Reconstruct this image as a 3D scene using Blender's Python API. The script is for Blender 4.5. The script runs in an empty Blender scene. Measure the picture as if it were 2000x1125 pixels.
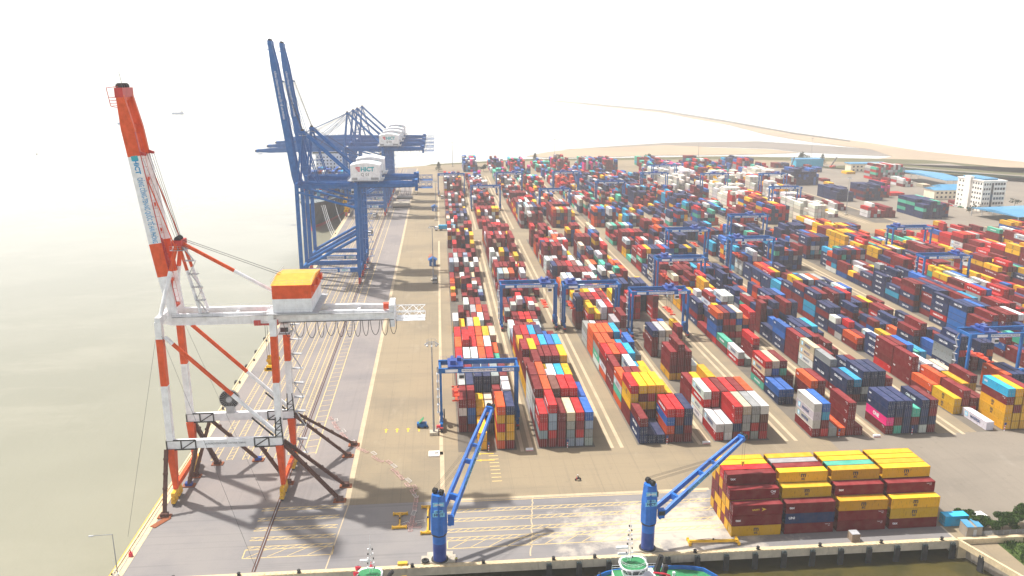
import bpy, math, random
import numpy as np
from mathutils import Vector, Matrix
R = math.radians
random.seed(7)
S = bpy.context.scene
COL = S.collection

# ------------------------------------------------------------------ camera
CAMH = 107.0
cam_d = bpy.data.cameras.new('camera'); cam = bpy.data.objects.new('camera', cam_d); COL.objects.link(cam)
cam.location = (0, 0, CAMH); cam.rotation_euler = (R(90 - 14.53), 0, -R(5.06))
cam_d.sensor_width = 36; cam_d.lens = 1600 / 2000 * 36; cam_d.clip_start = 1; cam_d.clip_end = 60000
S.camera = cam

# ------------------------------------------------------------------ light
SUN_EL, SUN_AZ = R(60), math.atan2(-0.81, 0.586)     # azimuth of the sun measured from +Y towards +X
world = bpy.data.worlds.new('World'); S.world = world; world.use_nodes = True
nt = world.node_tree
bg = nt.nodes['Background']
sky = nt.nodes.new('ShaderNodeTexSky'); sky.sky_type = 'NISHITA'; sky.sun_disc = False
sky.sun_elevation = SUN_EL; sky.sun_rotation = SUN_AZ
sky.air_density = 1.0; sky.dust_density = 6.0; sky.ozone_density = 0.5
bg.inputs['Strength'].default_value = 0.07
mixw = nt.nodes.new('ShaderNodeMix'); mixw.data_type = 'RGBA'
mixw.inputs['B'].default_value = (19.0, 19.3, 19.8, 1)      # bright hazy band round the horizon
tc = nt.nodes.new('ShaderNodeTexCoord'); sxyz = nt.nodes.new('ShaderNodeSeparateXYZ'); nt.links.new(tc.outputs['Generated'], sxyz.inputs[0])
mr = nt.nodes.new('ShaderNodeMapRange'); mr.inputs['From Min'].default_value = .10; mr.inputs['From Max'].default_value = .45
mr.inputs['To Min'].default_value = 1.0; mr.inputs['To Max'].default_value = .03
nt.links.new(sxyz.outputs['Z'], mr.inputs['Value']); nt.links.new(mr.outputs[0], mixw.inputs['Factor'])
nt.links.new(sky.outputs[0], mixw.inputs['A']); nt.links.new(mixw.outputs['Result'], bg.inputs['Color'])
sun_d = bpy.data.lights.new('sun', 'SUN'); sun = bpy.data.objects.new('sun', sun_d); COL.objects.link(sun)
sun_d.energy = 4.1; sun_d.angle = R(1.6); sun_d.color = (1, 0.965, 0.91)
sdir = Vector((math.sin(SUN_AZ) * math.cos(SUN_EL), math.cos(SUN_AZ) * math.cos(SUN_EL), math.sin(SUN_EL)))
sun.rotation_euler = sdir.to_track_quat('Z', 'Y').to_euler()
S.view_settings.view_transform = 'Standard'; S.view_settings.look = 'None'
S.view_settings.exposure = 0.56; S.view_settings.gamma = 1

# ------------------------------------------------------------------ helpers
def clampv(a, b, t): return a + (b - a) * t
class MB:
    """collects shapes, links them as ONE mesh object"""
    def __init__(s): s.v = []; s.f = []; s.m = []; s.sm = []
    def add(s, vs, fs, mat=0, smooth=False):
        o = len(s.v); s.v += [tuple(p) for p in vs]
        for f in fs: s.f.append([o + i for i in f]); s.m.append(mat); s.sm.append(smooth)
        return s
    def box(s, x0, x1, y0, y1, z0, z1, mat=0):
        if x0 > x1: x0, x1 = x1, x0
        if y0 > y1: y0, y1 = y1, y0
        if z0 > z1: z0, z1 = z1, z0
        v = [(x0,y0,z0),(x1,y0,z0),(x1,y1,z0),(x0,y1,z0),(x0,y0,z1),(x1,y0,z1),(x1,y1,z1),(x0,y1,z1)]
        return s.add(v, [(0,3,2,1),(4,5,6,7),(0,1,5,4),(1,2,6,5),(2,3,7,6),(3,0,4,7)], mat)
    def beam(s, p, q, w, h=None, w2=None, h2=None, mat=0):
        """rectangular bar p->q; w along the horizontal side direction, h along the other"""
        p = Vector(p); q = Vector(q); d = (q - p)
        if d.length < 1e-6: return s
        d.normalize(); h = h or w; w2 = w2 or w; h2 = h2 or h
        up = Vector((0,0,1)) if abs(d.z) < 0.9 else Vector((1,0,0))
        a = d.cross(up).normalized(); b = a.cross(d).normalized()
        v = []
        for c, ww, hh in ((p, w, h), (q, w2, h2)):
            for sa, sb in ((-1,-1),(1,-1),(1,1),(-1,1)): v.append(c + a*ww/2*sa + b*hh/2*sb)
        return s.add(v, [(3,2,1,0),(4,5,6,7),(0,1,5,4),(1,2,6,5),(2,3,7,6),(3,0,4,7)], mat)
    def tube(s, p, q, r, r2=None, n=10, mat=0, caps=True):
        p = Vector(p); q = Vector(q); d = (q - p)
        if d.length < 1e-6: return s
        d.normalize(); r2 = r if r2 is None else r2
        up = Vector((0,0,1)) if abs(d.z) < 0.9 else Vector((1,0,0))
        a = d.cross(up).normalized(); b = a.cross(d).normalized()
        v = []
        for c, rr in ((p, r), (q, r2)):
            for i in range(n):
                t = 2*math.pi*i/n; v.append(c + a*rr*math.cos(t) + b*rr*math.sin(t))
        f = [(i, (i+1) % n, n + (i+1) % n, n + i) for i in range(n)]
        s.add(v, f, mat, n > 5)
        if caps: s.add(v, [tuple(range(n))[::-1], tuple(range(n, 2*n))], mat)
        return s
    def path(s, pts, r, n=5, mat=0):
        for a, b in zip(pts[:-1], pts[1:]): s.tube(a, b, r, n=n, mat=mat, caps=False)
        return s
    def bands(s, p, q, w, h, cuts, mats, tube=False, w2=None, h2=None):
        """a bar painted in bands: cuts are fractions where the paint changes"""
        p = Vector(p); q = Vector(q); c = [0] + list(cuts) + [1]; w2 = w2 or w; h2 = h2 or h
        for i, mt in enumerate(mats):
            a, b = p.lerp(q, c[i]), p.lerp(q, c[i+1])
            wa, wb = clampv(w, w2, c[i]), clampv(w, w2, c[i+1]); ha, hb = clampv(h, h2, c[i]), clampv(h, h2, c[i+1])
            if tube: s.tube(a, b, wa/2, wb/2, n=12, mat=mt)
            else: s.beam(a, b, wa, ha, wb, hb, mat=mt)
        return s
    def prism(s, poly, z0, z1, mat=0, matside=None):
        n = len(poly)
        ar = sum(poly[i][0]*poly[(i+1)%n][1] - poly[(i+1)%n][0]*poly[i][1] for i in range(n))
        if ar < 0: poly = poly[::-1]
        v = [(x, y, z0) for x, y in poly] + [(x, y, z1) for x, y in poly]
        s.add(v, [tuple(range(n, 2*n))], mat)
        s.add(v, [tuple(range(n))[::-1]] + [(i, (i+1) % n, n + (i+1) % n, n + i) for i in range(n)], mat if matside is None else matside)
        return s
    def lattice(s, p, q, w, h, chord=.12, n=8, mat=0, web=.07):
        p = Vector(p); q = Vector(q); d = (q-p).normalized()
        up = Vector((0,0,1)) if abs(d.z) < 0.9 else Vector((1,0,0))
        a = d.cross(up).normalized(); b = a.cross(d).normalized()
        c = [a*w/2*i + b*h/2*j for i, j in ((-1,-1),(1,-1),(1,1),(-1,1))]
        for k in c: s.beam(p+k, q+k, chord, mat=mat)
        for i in range(n):
            t0, t1 = p.lerp(q, i/n), p.lerp(q, (i+1)/n)
            for j in range(4):
                k0, k1 = c[j], c[(j+1) % 4]
                if i % 2: k0, k1 = k1, k0
                s.beam(t0+k0, t1+k1, web, mat=mat)
        return s
    def rail(s, pts, h=1.1, r=.035, post=2.0, mat=0):
        """handrail along a polyline"""
        for a, b in zip(pts[:-1], pts[1:]):
            a = Vector(a); b = Vector(b); L = (b-a).length; n = max(1, round(L/post))
            for k in (.5, 1): s.beam(a+Vector((0,0,h*k)), b+Vector((0,0,h*k)), r, mat=mat)
            for i in range(n+1):
                p = a.lerp(b, i/n); s.beam(p, p+Vector((0,0,h)), r, mat=mat)
        return s
    def build(s, name, mats, parent=None, loc=None, rz=0, smooth=None):
        me = bpy.data.meshes.new(name); me.from_pydata(s.v, [], s.f)
        for m in (mats if isinstance(mats, (list, tuple)) else [mats]): me.materials.append(m)
        me.polygons.foreach_set('material_index', s.m); me.polygons.foreach_set('use_smooth', s.sm)
        me.update()
        return link(name, me, parent, loc, rz)
def link(name, data, parent=None, loc=None, rz=0):
    o = bpy.data.objects.new(name, data); COL.objects.link(o)
    if loc is not None: o.location = loc
    o.rotation_euler.z = rz
    if parent: o.parent = parent
    return o
def tag(o, label=None, cat=None, group=None, kind=None):
    if label: o['label'] = label
    if cat: o['category'] = cat
    if group: o['group'] = group
    if kind: o['kind'] = kind
    return o
def thing(name, label, cat, loc=(0,0,0), rz=0, group=None):
    return tag(link(name, None, None, loc, rz), label, cat, group)
def copy_thing(root, loc=None, rz=None, label=None):
    r = root.copy(); COL.objects.link(r)
    if loc is not None: r.location = loc
    if rz is not None: r.rotation_euler.z = rz
    if label: r['label'] = label
    for ch in root.children:
        c = ch.copy(); COL.objects.link(c); c.parent = r
        for g in ch.children:
            d = g.copy(); COL.objects.link(d); d.parent = c
    return r
_B = Vector((math.sin(R(5.06))*math.cos(R(14.53)), math.cos(R(5.06))*math.cos(R(14.53)), -math.sin(R(14.53))))
_Rv = Vector((math.cos(R(5.06)), -math.sin(R(5.06)), 0)); _U = _Rv.cross(_B)
def at(px, py, z=0.0):
    """ground point that the photograph's pixel (2000 wide) looks at, at height z"""
    d = _B*1600 + _Rv*(px-1000) + _U*(562.5-py); t = (z-CAMH)/d.z
    return Vector((d.x*t, d.y*t, z))

# ------------------------------------------------------------------ materials
def new_mat(name):
    m = bpy.data.materials.new(name); m.use_nodes = True
    return m, m.node_tree, m.node_tree.nodes['Principled BSDF']
def node(nt, t, **kw):
    n = nt.nodes.new(t)
    for k, v in kw.items(): setattr(n, k, v)
    return n
def lk(nt, a, b): nt.links.new(a, b)
def noise(nt, scale, detail=4, coord=None, stretch=None, rough=.55):
    n = node(nt, 'ShaderNodeTexNoise'); n.inputs['Scale'].default_value = scale
    n.inputs['Detail'].default_value = detail; n.inputs['Roughness'].default_value = rough
    if coord is None:
        g = node(nt, 'ShaderNodeNewGeometry'); coord = g.outputs['Position']
    if stretch:
        mp = node(nt, 'ShaderNodeMapping'); mp.inputs['Scale'].default_value = stretch
        lk(nt, coord, mp.inputs['Vector']); coord = mp.outputs[0]
    lk(nt, coord, n.inputs['Vector']); return n.outputs['Fac']
def ramp(nt, fac, stops):
    r = node(nt, 'ShaderNodeValToRGB'); e = r.color_ramp.elements
    while len(e) < len(stops): e.new(.5)
    for k, (p, c) in enumerate(stops):
        e[k].position = p; e[k].color = (*c, 1) if len(c) == 3 else c
    lk(nt, fac, r.inputs[0]); return r.outputs[0]
def mix(nt, a, b, fac, mode='MIX'):
    m = node(nt, 'ShaderNodeMix', data_type='RGBA', blend_type=mode)
    for sock, v in (('A', a), ('B', b), ('Factor', fac)):
        if isinstance(v, (int, float)): m.inputs[sock].default_value = v
        elif isinstance(v, tuple): m.inputs[sock].default_value = (*v, 1)
        else: lk(nt, v, m.inputs[sock])
    return m.outputs['Result']
def math_(nt, op, a, b=0.0, c=None):
    m = node(nt, 'ShaderNodeMath', operation=op)
    for i, v in enumerate((a, b) if c is None else (a, b, c)):
        if isinstance(v, (int, float)): m.inputs[i].default_value = v
        else: lk(nt, v, m.inputs[i])
    return m.outputs[0]
def bump(nt, b, h, strength=.3, dist=.05):
    n = node(nt, 'ShaderNodeBump'); n.inputs['Strength'].default_value = strength; n.inputs['Distance'].default_value = dist
    lk(nt, h, n.inputs['Height']); lk(nt, n.outputs[0], b.inputs['Normal'])
def paint(name, c, rough=.45, dirt=.25, dcol=(.16,.10,.06), scale=.6, metal=0.0, spec=.4):
    """weathered paint: a little fading, streaks of dirt and rust"""
    m, nt, b = new_mat(name); c = tuple(x*.92 for x in c)
    n1 = noise(nt, scale, 5); n2 = noise(nt, scale*2.2, 6, stretch=(1,1,.25))
    f1 = ramp(nt, n1, [(.35,(0,0,0)),(.7,(1,1,1))]); f2 = ramp(nt, n2, [(.55,(0,0,0)),(.75,(1,1,1))])
    fad = tuple(min(1, x*1.25+.015) for x in c)
    col = mix(nt, c, fad, f1)
    col = mix(nt, col, dcol, math_(nt, 'MULTIPLY', f2, dirt))
    lk(nt, col, b.inputs['Base Color']); b.inputs['Roughness'].default_value = rough
    b.inputs['Metallic'].default_value = metal; b.inputs['Specular IOR Level'].default_value = spec
    return m
M = {}
M['crane_blue'] = paint('crane_blue', (.001,.108,.35), dirt=.2, dcol=(.02,.035,.07), spec=.2, rough=.6)
M['jib_blue'] = paint('jib_blue', (.003,.13,.50), rough=.5, dirt=.3, dcol=(.01,.05,.16))
M['jib_dark'] = paint('jib_dark', (.004,.045,.26), rough=.35, dirt=.12)
M['orange'] = paint('orange', (.68,.075,.004), dirt=.3, dcol=(.2,.03,.01), spec=.2)
M['white'] = paint('white', (.78,.79,.80), dirt=.16, dcol=(.4,.33,.25))
M['yellow'] = paint('yellow', (.72,.40,.012), dirt=.25)
M['house_yellow'] = paint('house_yellow', (.85,.34,.008), dirt=.2)
M['red'] = paint('red', (.50,.018,.012), dirt=.25)
M['rust'] = paint('rust', (.085,.030,.018), rough=.8, dirt=.5, dcol=(.035,.018,.012), scale=1.4)
M['rustplate'] = paint('rustplate', (.27,.075,.022), rough=.85, dirt=.5, dcol=(.1,.03,.015), scale=1.5)
M['black'] = paint('black', (.014,.014,.016), rough=.6, dirt=.4, dcol=(.07,.05,.04))
M['steel'] = paint('steel', (.27,.28,.29), rough=.5, dirt=.3)
M['galv'] = paint('galv', (.42,.43,.44), rough=.45, dirt=.2)
M['cable'] = paint('cable', (.03,.03,.035), rough=.7, dirt=0)
M['rope'] = paint('rope', (.10,.085,.075), rough=.8, dirt=0)
M['glass'] = paint('glass', (.02,.035,.045), rough=.08, dirt=0, spec=.8)
M['rubber'] = paint('rubber', (.018,.018,.02), rough=.85, dirt=.4, dcol=(.08,.07,.06))
M['green_deck'] = paint('green_deck', (.02,.22,.075), rough=.6, dirt=.3, scale=1.2)
M['ship_black'] = paint('ship_black', (.012,.014,.02), rough=.5, dirt=.3, scale=.15)
M['ship_red'] = paint('ship_red', (.30,.02,.018), rough=.6, dirt=.3, scale=.2)
M['deck_grey'] = paint('deck_grey', (.20,.24,.25), rough=.8, dirt=.3)
M['barrier_pink'] = paint('barrier_pink', (.66,.42,.38), rough=.6, dirt=.35)
M['barrier_white'] = paint('barrier_white', (.70,.66,.62), rough=.6, dirt=.35)
M['concrete'] = paint('concrete', (.46,.41,.32), rough=.9, dirt=.45, dcol=(.16,.13,.10), scale=.5)
M['kerb'] = paint('kerb', (.62,.50,.31), rough=.9, dirt=.4, dcol=(.3,.2,.12), scale=.9)
M['kerb_yellow'] = paint('kerb_yellow', (.70,.44,.03), rough=.7, dirt=.4, scale=1.5)
M['quay_wall'] = paint('quay_wall', (.30,.26,.21), rough=.9, dirt=.7, dcol=(.10,.075,.05), scale=.4)
M['pile'] = paint('pile', (.035,.055,.055), rough=.8, dirt=.5, dcol=(.12,.11,.10), scale=.9)
M['roof_blue'] = paint('roof_blue', (.07,.27,.46), rough=.5, dirt=.2, scale=.2)
M['cream'] = paint('cream', (.74,.66,.50), rough=.8, dirt=.15, scale=.2)
M['bldg_white'] = paint('bldg_white', (.80,.76,.68), rough=.8, dirt=.12, scale=.2)
M['timber'] = paint('timber', (.30,.22,.15), rough=.9, dirt=.4, scale=2)
M['bark'] = paint('bark', (.07,.05,.035), rough=.9, dirt=.3, scale=2)
M['letter_black'] = paint('letter_black', (.02,.02,.025), dirt=0)
M['letter_white'] = paint('letter_white', (.75,.76,.78), dirt=0)
M['letter_blue'] = paint('letter_blue', (.0,.26,.55), dirt=0)
M['letter_navy'] = paint('letter_navy', (.01,.04,.16), dirt=0)
M['letter_teal'] = paint('letter_teal', (.0,.36,.42), dirt=0)
M['letter_red'] = paint('letter_red', (.62,.02,.05), dirt=0)
M['letter_sky'] = paint('letter_sky', (.20,.55,.75), dirt=0)
M['skin'] = paint('skin', (.35,.18,.11), dirt=0); M['vest'] = paint('vest', (.50,.75,.02), dirt=0); M['trousers'] = paint('trousers', (.03,.04,.07), dirt=0)
M['cyan'] = paint('cyan', (.01,.38,.58), dirt=.15)
M['buoy_orange'] = paint('buoy_orange', (.75,.07,.02), dirt=.1)

def foliage(name, a, b2):
    m, nt, b = new_mat(name)
    f = ramp(nt, noise(nt, .8, 3), [(.35, a), (.7, b2)])
    lk(nt, f, b.inputs['Base Color']); b.inputs['Roughness'].default_value = .8; b.inputs['Specular IOR Level'].default_value = .15
    return m
M['leaf'] = foliage('leaf', (.022,.05,.012), (.07,.13,.02))
M['leaf_far'] = foliage('leaf_far', (.03,.05,.028), (.06,.085,.04))

def text_mesh(s, size, bold=0.0, spacing=1.0, align='CENTER'):
    c = bpy.data.curves.new('lettering', 'FONT'); c.body = s; c.size = size; c.align_x = align; c.align_y = 'CENTER'
    c.resolution_u = 2; c.offset = bold; c.extrude = .012; c.space_character = spacing
    o = bpy.data.objects.new('lettering', c); COL.objects.link(o)
    dg = bpy.context.evaluated_depsgraph_get(); dg.update()
    me = bpy.data.meshes.new_from_object(o.evaluated_get(dg)); me.name = 'lettering'
    bpy.data.objects.remove(o); bpy.data.curves.remove(c)
    return me
def lettering(me, mat, parent, loc, rot, scale=(1,1,1), name='lettering'):
    me = me.copy() if me.materials else me
    me.materials.clear(); me.materials.append(mat)
    o = link(name, me, parent, loc); o.rotation_euler = rot; o.scale = scale
    return o
def merge_objs(objs, name):
    """join several lettering objects (same parent) into one mesh"""
    vs, fs, mi, mats = [], [], [], []
    for o in objs:
        mt = o.matrix_basis; base = len(vs)
        vs += [tuple(mt @ v.co) for v in o.data.vertices]
        ms = list(o.data.materials)
        for m in ms:
            if m not in mats: mats.append(m)
        for p in o.data.polygons: fs.append([base+i for i in p.vertices]); mi.append(mats.index(ms[p.material_index]))
    par = objs[0].parent
    for o in objs: bpy.data.objects.remove(o)
    me = bpy.data.meshes.new(name); me.from_pydata(vs, [], fs)
    for m in mats: me.materials.append(m)
    me.polygons.foreach_set('material_index', mi); me.update()
    return link(name, me, par)
FRONT = (R(90), 0, 0)            # reads when looked at from -Y
LEFT = (R(90), 0, R(-90))        # reads when looked at from -X
# ------------------------------------------------------------------ ground, water
def ground_mat(name, base, dark, pale, s1=.018, s2=.11, bumpy=.15, pale_at=(.6,.74), cracks=True, slab=0.0):
    m, nt, b = new_mat(name)
    n1 = noise(nt, s1, 6, rough=.62); n2 = noise(nt, s2, 6, rough=.6, stretch=(1,.35,1)); n3 = noise(nt, 2.5, 5)
    n4 = noise(nt, .05, 5, stretch=(.5,2.2,1))
    c = mix(nt, base, dark, math_(nt, 'MULTIPLY', ramp(nt, n1, [(.46,(0,0,0)),(.6,(1,1,1))]), .5))
    c = mix(nt, c, pale, math_(nt, 'MULTIPLY', ramp(nt, n2, [(pale_at[0],(0,0,0)),(pale_at[1],(1,1,1))]), .6))
    c = mix(nt, c, dark, math_(nt, 'MULTIPLY', ramp(nt, n4, [(.53,(0,0,0)),(.66,(1,1,1))]), .3))
    c = mix(nt, c, (.05,.045,.04), math_(nt, 'MULTIPLY', ramp(nt, n3, [(.58,(0,0,0)),(.8,(1,1,1))]), .35))
    # faint oil drips and tyre tracks running along the lanes
    n5 = noise(nt, .9, 3, stretch=(1,.02,1))
    c = mix(nt, c, (.09,.08,.075), math_(nt, 'MULTIPLY', ramp(nt, n5, [(.56,(0,0,0)),(.7,(1,1,1))]), .13))
    n6 = noise(nt, .35, 7, rough=.75); c = mix(nt, c, (.10,.085,.07), math_(nt, 'MULTIPLY', ramp(nt, n6, [(.6,(0,0,0)),(.68,(1,1,1))]), .28))
    if slab:
        br = node(nt, 'ShaderNodeTexBrick'); br.offset = 0; g = node(nt, 'ShaderNodeNewGeometry'); lk(nt, g.outputs['Position'], br.inputs['Vector'])
        br.inputs['Scale'].default_value = 1/slab; br.inputs['Mortar Size'].default_value = .012; br.inputs['Brick Width'].default_value = 1; br.inputs['Row Height'].default_value = 1
        c = mix(nt, c, (.12,.10,.08), math_(nt, 'MULTIPLY', br.outputs['Fac'], .22))
    lk(nt, c, b.inputs['Base Color']); b.inputs['Roughness'].default_value = .92; b.inputs['Specular IOR Level'].default_value = .25
    bump(nt, b, n3, bumpy, .03)
    return m
M['yard'] = ground_mat('yard', (0.301,0.241,0.157), (0.188,0.160,0.118), (0.391,0.326,0.230), slab=6)
M['yard_right'] = ground_mat('yard_right', (0.255,0.220,0.176), (0.170,0.150,0.125), (0.333,0.293,0.238), s1=.012)
M['apron'] = ground_mat('apron', (0.262,0.233,0.219), (0.177,0.168,0.172), (0.354,0.317,0.278), s1=.03)
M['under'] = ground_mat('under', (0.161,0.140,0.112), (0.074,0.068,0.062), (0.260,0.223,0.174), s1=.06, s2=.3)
M['strip'] = ground_mat('strip', (0.540,0.432,0.285), (0.405,0.329,0.222), (0.594,0.502,0.356), s1=.2, s2=.5)
M['sand'] = ground_mat('sand', (0.416,0.320,0.216), (0.304,0.240,0.176), (0.496,0.400,0.288), s1=.004, s2=.012)
M['mud'] = ground_mat('mud', (0.240,0.208,0.176), (0.176,0.160,0.144), (0.336,0.304,0.272), s1=.01, s2=.03)
M['scrub'] = ground_mat('scrub', (0.112,0.105,0.042), (0.059,0.070,0.025), (0.210,0.175,0.098), s1=.008, s2=.04)
def stained(name, tint, lo, hi, sc):
    m, nt, b = new_mat(name)
    n = noise(nt, sc, 6, rough=.65); f = ramp(nt, n, [(lo,(0,0,0)),(hi,(1,1,1))])
    lk(nt, mix(nt, (.20,.185,.17), tint, f), b.inputs['Base Color']); b.inputs['Roughness'].default_value = .95
    return m
# pale cement dust that lies in blotches on the front apron: same asphalt underneath
m, nt_, b_ = new_mat('front_apron'); M['front_apron'] = m
g_ = node(nt_, 'ShaderNodeNewGeometry'); pos = g_.outputs['Position']
nA = noise(nt_, .03, 6, rough=.62); nB = noise(nt_, .16, 7, rough=.68); nC = noise(nt_, 2.5, 5)
c_ = mix(nt_, (.25,.232,.22), (.19,.182,.185), ramp(nt_, nA, [(.42,(0,0,0)),(.62,(1,1,1))]))
sx = node(nt_, 'ShaderNodeSeparateXYZ'); lk(nt_, pos, sx.inputs[0])
dx = math_(nt_, 'DIVIDE', math_(nt_, 'SUBTRACT', sx.outputs[0], 54), 31); dy = math_(nt_, 'DIVIDE', math_(nt_, 'SUBTRACT', sx.outputs[1], 175), 14)
rr = math_(nt_, 'SQRT', math_(nt_, 'ADD', math_(nt_, 'MULTIPLY', dx, dx), math_(nt_, 'MULTIPLY', dy, dy)))
amt = math_(nt_, 'ADD', math_(nt_, 'MULTIPLY', math_(nt_, 'SUBTRACT', nB, .5), 3.2), math_(nt_, 'SUBTRACT', 1.0, rr))
c_ = mix(nt_, c_, (.52,.46,.38), ramp(nt_, amt, [(-.1,(0,0,0)),(.6,(.9,.9,.9))]))
c_ = mix(nt_, c_, (.06,.055,.05), math_(nt_, 'MULTIPLY', ramp(nt_, nC, [(.6,(0,0,0)),(.8,(1,1,1))]), .3))
nD = noise(nt_, .9, 3, stretch=(.02,1,1))
c_ = mix(nt_, c_, (.10,.095,.10), math_(nt_, 'MULTIPLY', ramp(nt_, nD, [(.55,(0,0,0)),(.7,(1,1,1))]), .3))
lk(nt_, c_, b_.inputs['Base Color']); b_.inputs['Roughness'].default_value = .92

m, nt_, b_ = new_mat('sea'); M['sea'] = m
b_.inputs['Base Color'].default_value = (.20,.185,.115,1); b_.inputs['Roughness'].default_value = .12; b_.inputs['IOR'].default_value = 1.33
w1 = noise(nt_, .35, 5, stretch=(1,.55,1)); w2 = noise(nt_, 1.6, 3); w3 = noise(nt_, .008, 4)
w4 = noise(nt_, .03, 6, stretch=(.35,1,1), rough=.65)
seac = mix(nt_, (.275,.268,.198), (.24,.235,.17), ramp(nt_, w3, [(.4,(0,0,0)),(.6,(1,1,1))]))
lk(nt_, mix(nt_, seac, (.30,.288,.215), math_(nt_, 'MULTIPLY', ramp(nt_, w4, [(.52,(0,0,0)),(.66,(1,1,1))]), .6)), b_.inputs['Base Color'])
bump(nt_, b_, math_(nt_, 'ADD', w1, math_(nt_, 'MULTIPLY', w2, .35)), .26, .35)

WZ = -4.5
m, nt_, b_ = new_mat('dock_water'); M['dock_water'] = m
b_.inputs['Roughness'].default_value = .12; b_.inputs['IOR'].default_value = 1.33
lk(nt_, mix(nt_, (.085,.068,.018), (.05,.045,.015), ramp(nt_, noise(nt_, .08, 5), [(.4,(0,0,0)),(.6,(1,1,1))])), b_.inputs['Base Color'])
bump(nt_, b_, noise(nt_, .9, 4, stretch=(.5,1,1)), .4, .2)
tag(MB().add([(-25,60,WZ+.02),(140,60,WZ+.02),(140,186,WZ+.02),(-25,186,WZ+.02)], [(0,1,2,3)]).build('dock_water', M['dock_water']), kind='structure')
tag(MB().add([(-14000,-1500,WZ),(14000,-1500,WZ),(14000,26000,WZ),(-14000,26000,WZ)], [(0,1,2,3)]).build('sea_water', M['sea']), kind='structure')
# yard slab: thick land body, quay edges as real steps
QX, QY = -74.3, 163.3
land = [(-70, 186), (121, 186), (121, 163.6), (620, 163.6), (900, 420), (900, 620), (640, 900), (560, 1000), (380, 1062), (120, 1066), (-20, 1015), (-70, 985)]
b = MB(); b.prism(land, -6, 0, 0, 1)
tag(b.build('ground', [M['yard'], M['quay_wall']]), kind='structure')
# piled quay decks over the water
b = MB(); b.box(QX, -70, QY, 1010, -1.9, 0.0); b.box(-70, 121, QY, 186, -1.9, 0)
tag(b.build('quay_deck', M['concrete']), kind='structure')
Z1, Z2, Z3, Z4 = .006, .012, .018, .024
def sheet(name, mat, rects, z):
    b = MB()
    for x0, x1, y0, y1 in rects: b.add([(x0,y0,z),(x1,y0,z),(x1,y1,z),(x0,y1,z)], [(0,1,2,3)])
    return tag(b.build(name, mat), kind='structure')
sheet('apron_pavement', M['apron'], [(-72.2,-26.4,193,985)], Z1)
sheet('front_apron_pavement', M['front_apron'], [(-72.2,120.5,QY+1.6,193)], Z1)
sheet('right_yard_pavement', M['yard_right'], [(116,400,170,221.2),(345,640,560,985)], Z2)
PX = [4.4, 27.8]; BX = [PX[k % 2] + 53.55*(k//2) for k in range(17)]
BW = 16.1
SEC = [(222, 25), (582, 25), (932, 6)]     # y start, number of 12.75 m bays
st = []; un = []
for k, x in enumerate(BX):
    x0l, x1l = (x-5.6, x+18.2) if k % 2 == 0 else (x-2.4, x+21.6)
    for y0, n in SEC[:2]:
        if x > 345 and y0 > 500: continue
        y1 = y0 + n*12.75
        if x > 345: y1 = 560
        elif x > 310 and y0 < 500: y1 = 541
        st += [(x0l-.55, x0l+.55, y0-2, y1), (x1l-.55, x1l+.55, y0-2, y1)]
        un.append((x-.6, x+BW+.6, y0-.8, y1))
un2 = [r for r in un]
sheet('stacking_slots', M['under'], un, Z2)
sheet('crane_runways', M['strip'], st + [(-26.4,-25.0,193,985), (-1.6,-.4,193.6,222), (1,70,192.7,193.9)], Z3)
# tan worn lanes between paired blocks
# ---- painted markings
b = MB(); MW = .22
def line(p, q, w=MW, z=Z4):
    p = Vector((*p, z)); q = Vector((*q, z)); d = (q-p).normalized(); a = Vector((-d.y, d.x, 0))*w/2
    b.add([p-a, q-a, q+a, p+a], [(0,1,2,3)])
def ladder_y(x, y0, y1, w=1.6, step=2.2, lw=.2):
    line((x-w/2, y0), (x-w/2, y1), lw); line((x+w/2, y0), (x+w/2, y1), lw); y = y0
    while y < y1: line((x-w/2+lw/2, y), (x+w/2-lw/2, y+.9), lw*.8, Z4+.003); y += step
def ladder_x(y, x0, x1, w=1.5, step=2.0, lw=.2):
    line((x0, y-w/2), (x1, y-w/2), lw); line((x0, y+w/2), (x1, y+w/2), lw); x = x0
    while x < x1-1: line((x, y-w/2+lw/2), (x+1.6, y+w/2-lw/2), lw*.8, Z4+.003); x += step
for x in (-66.3, -62, -57.5, -53, -48.5): ladder_y(x, 222, 980)
ladder_y(-45.0, 224, 980, 1.6, 1.5); ladder_y(-39.6, 224, 980, 3.6, 4.5, .25)
line((-73.2, 222), (-73.2, 980), .2)
for y in (193.0, 188.1, 183.5, 179.2, 175.2): ladder_x(y-.4, -46.8, -26.8, 1.3)
for p, q in (((-46.9,174.4),(-46.9,170.7)),((-46.9,170.7),(-26.6,170.7)),((-26.6,170.7),(-26.6,174.4))): line(p, q)
for i in range(4): line((-46+4.6*i, 171), (-43+4.6*i+1.2, 174.2), .16, Z4+.003)
for y in (187.6, 183.2, 178.4, 174.6): ladder_x(y, 0, 69, 1.4)
line((0,173.8),(0,170.6)); line((0,170.6),(50,170.6))
for i in range(11): line((1+4.4*i, 170.8), (4.6+4.4*i, 173.7), .16, Z4+.003)
line((0,192.2),(69,192.2),.25)
for k in range(8):
    x = 8+8*k
    for dy in (0,): line((12.5, 218-2.2*k), (15.2, 218-2.2*k), .35)
tag(b.build('road_markings', paint('marking_paint', (.68,.50,.20), rough=.8, dirt=.65, dcol=(.30,.26,.22), scale=1.2)), kind='structure')
# cracked light seam across the front apron and joints
b = MB()
pts = [(22.6,193)]+[(22.6-.13*i+random.uniform(-.25,.25), 193-1.0*i) for i in range(1,28)]
for p, q in zip(pts[:-1], pts[1:]): line(p, q, .35)
line((-25.2,193),(-27.4,164),.3)
tag(b.build('pavement_seam', M['strip']), kind='structure')
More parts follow.
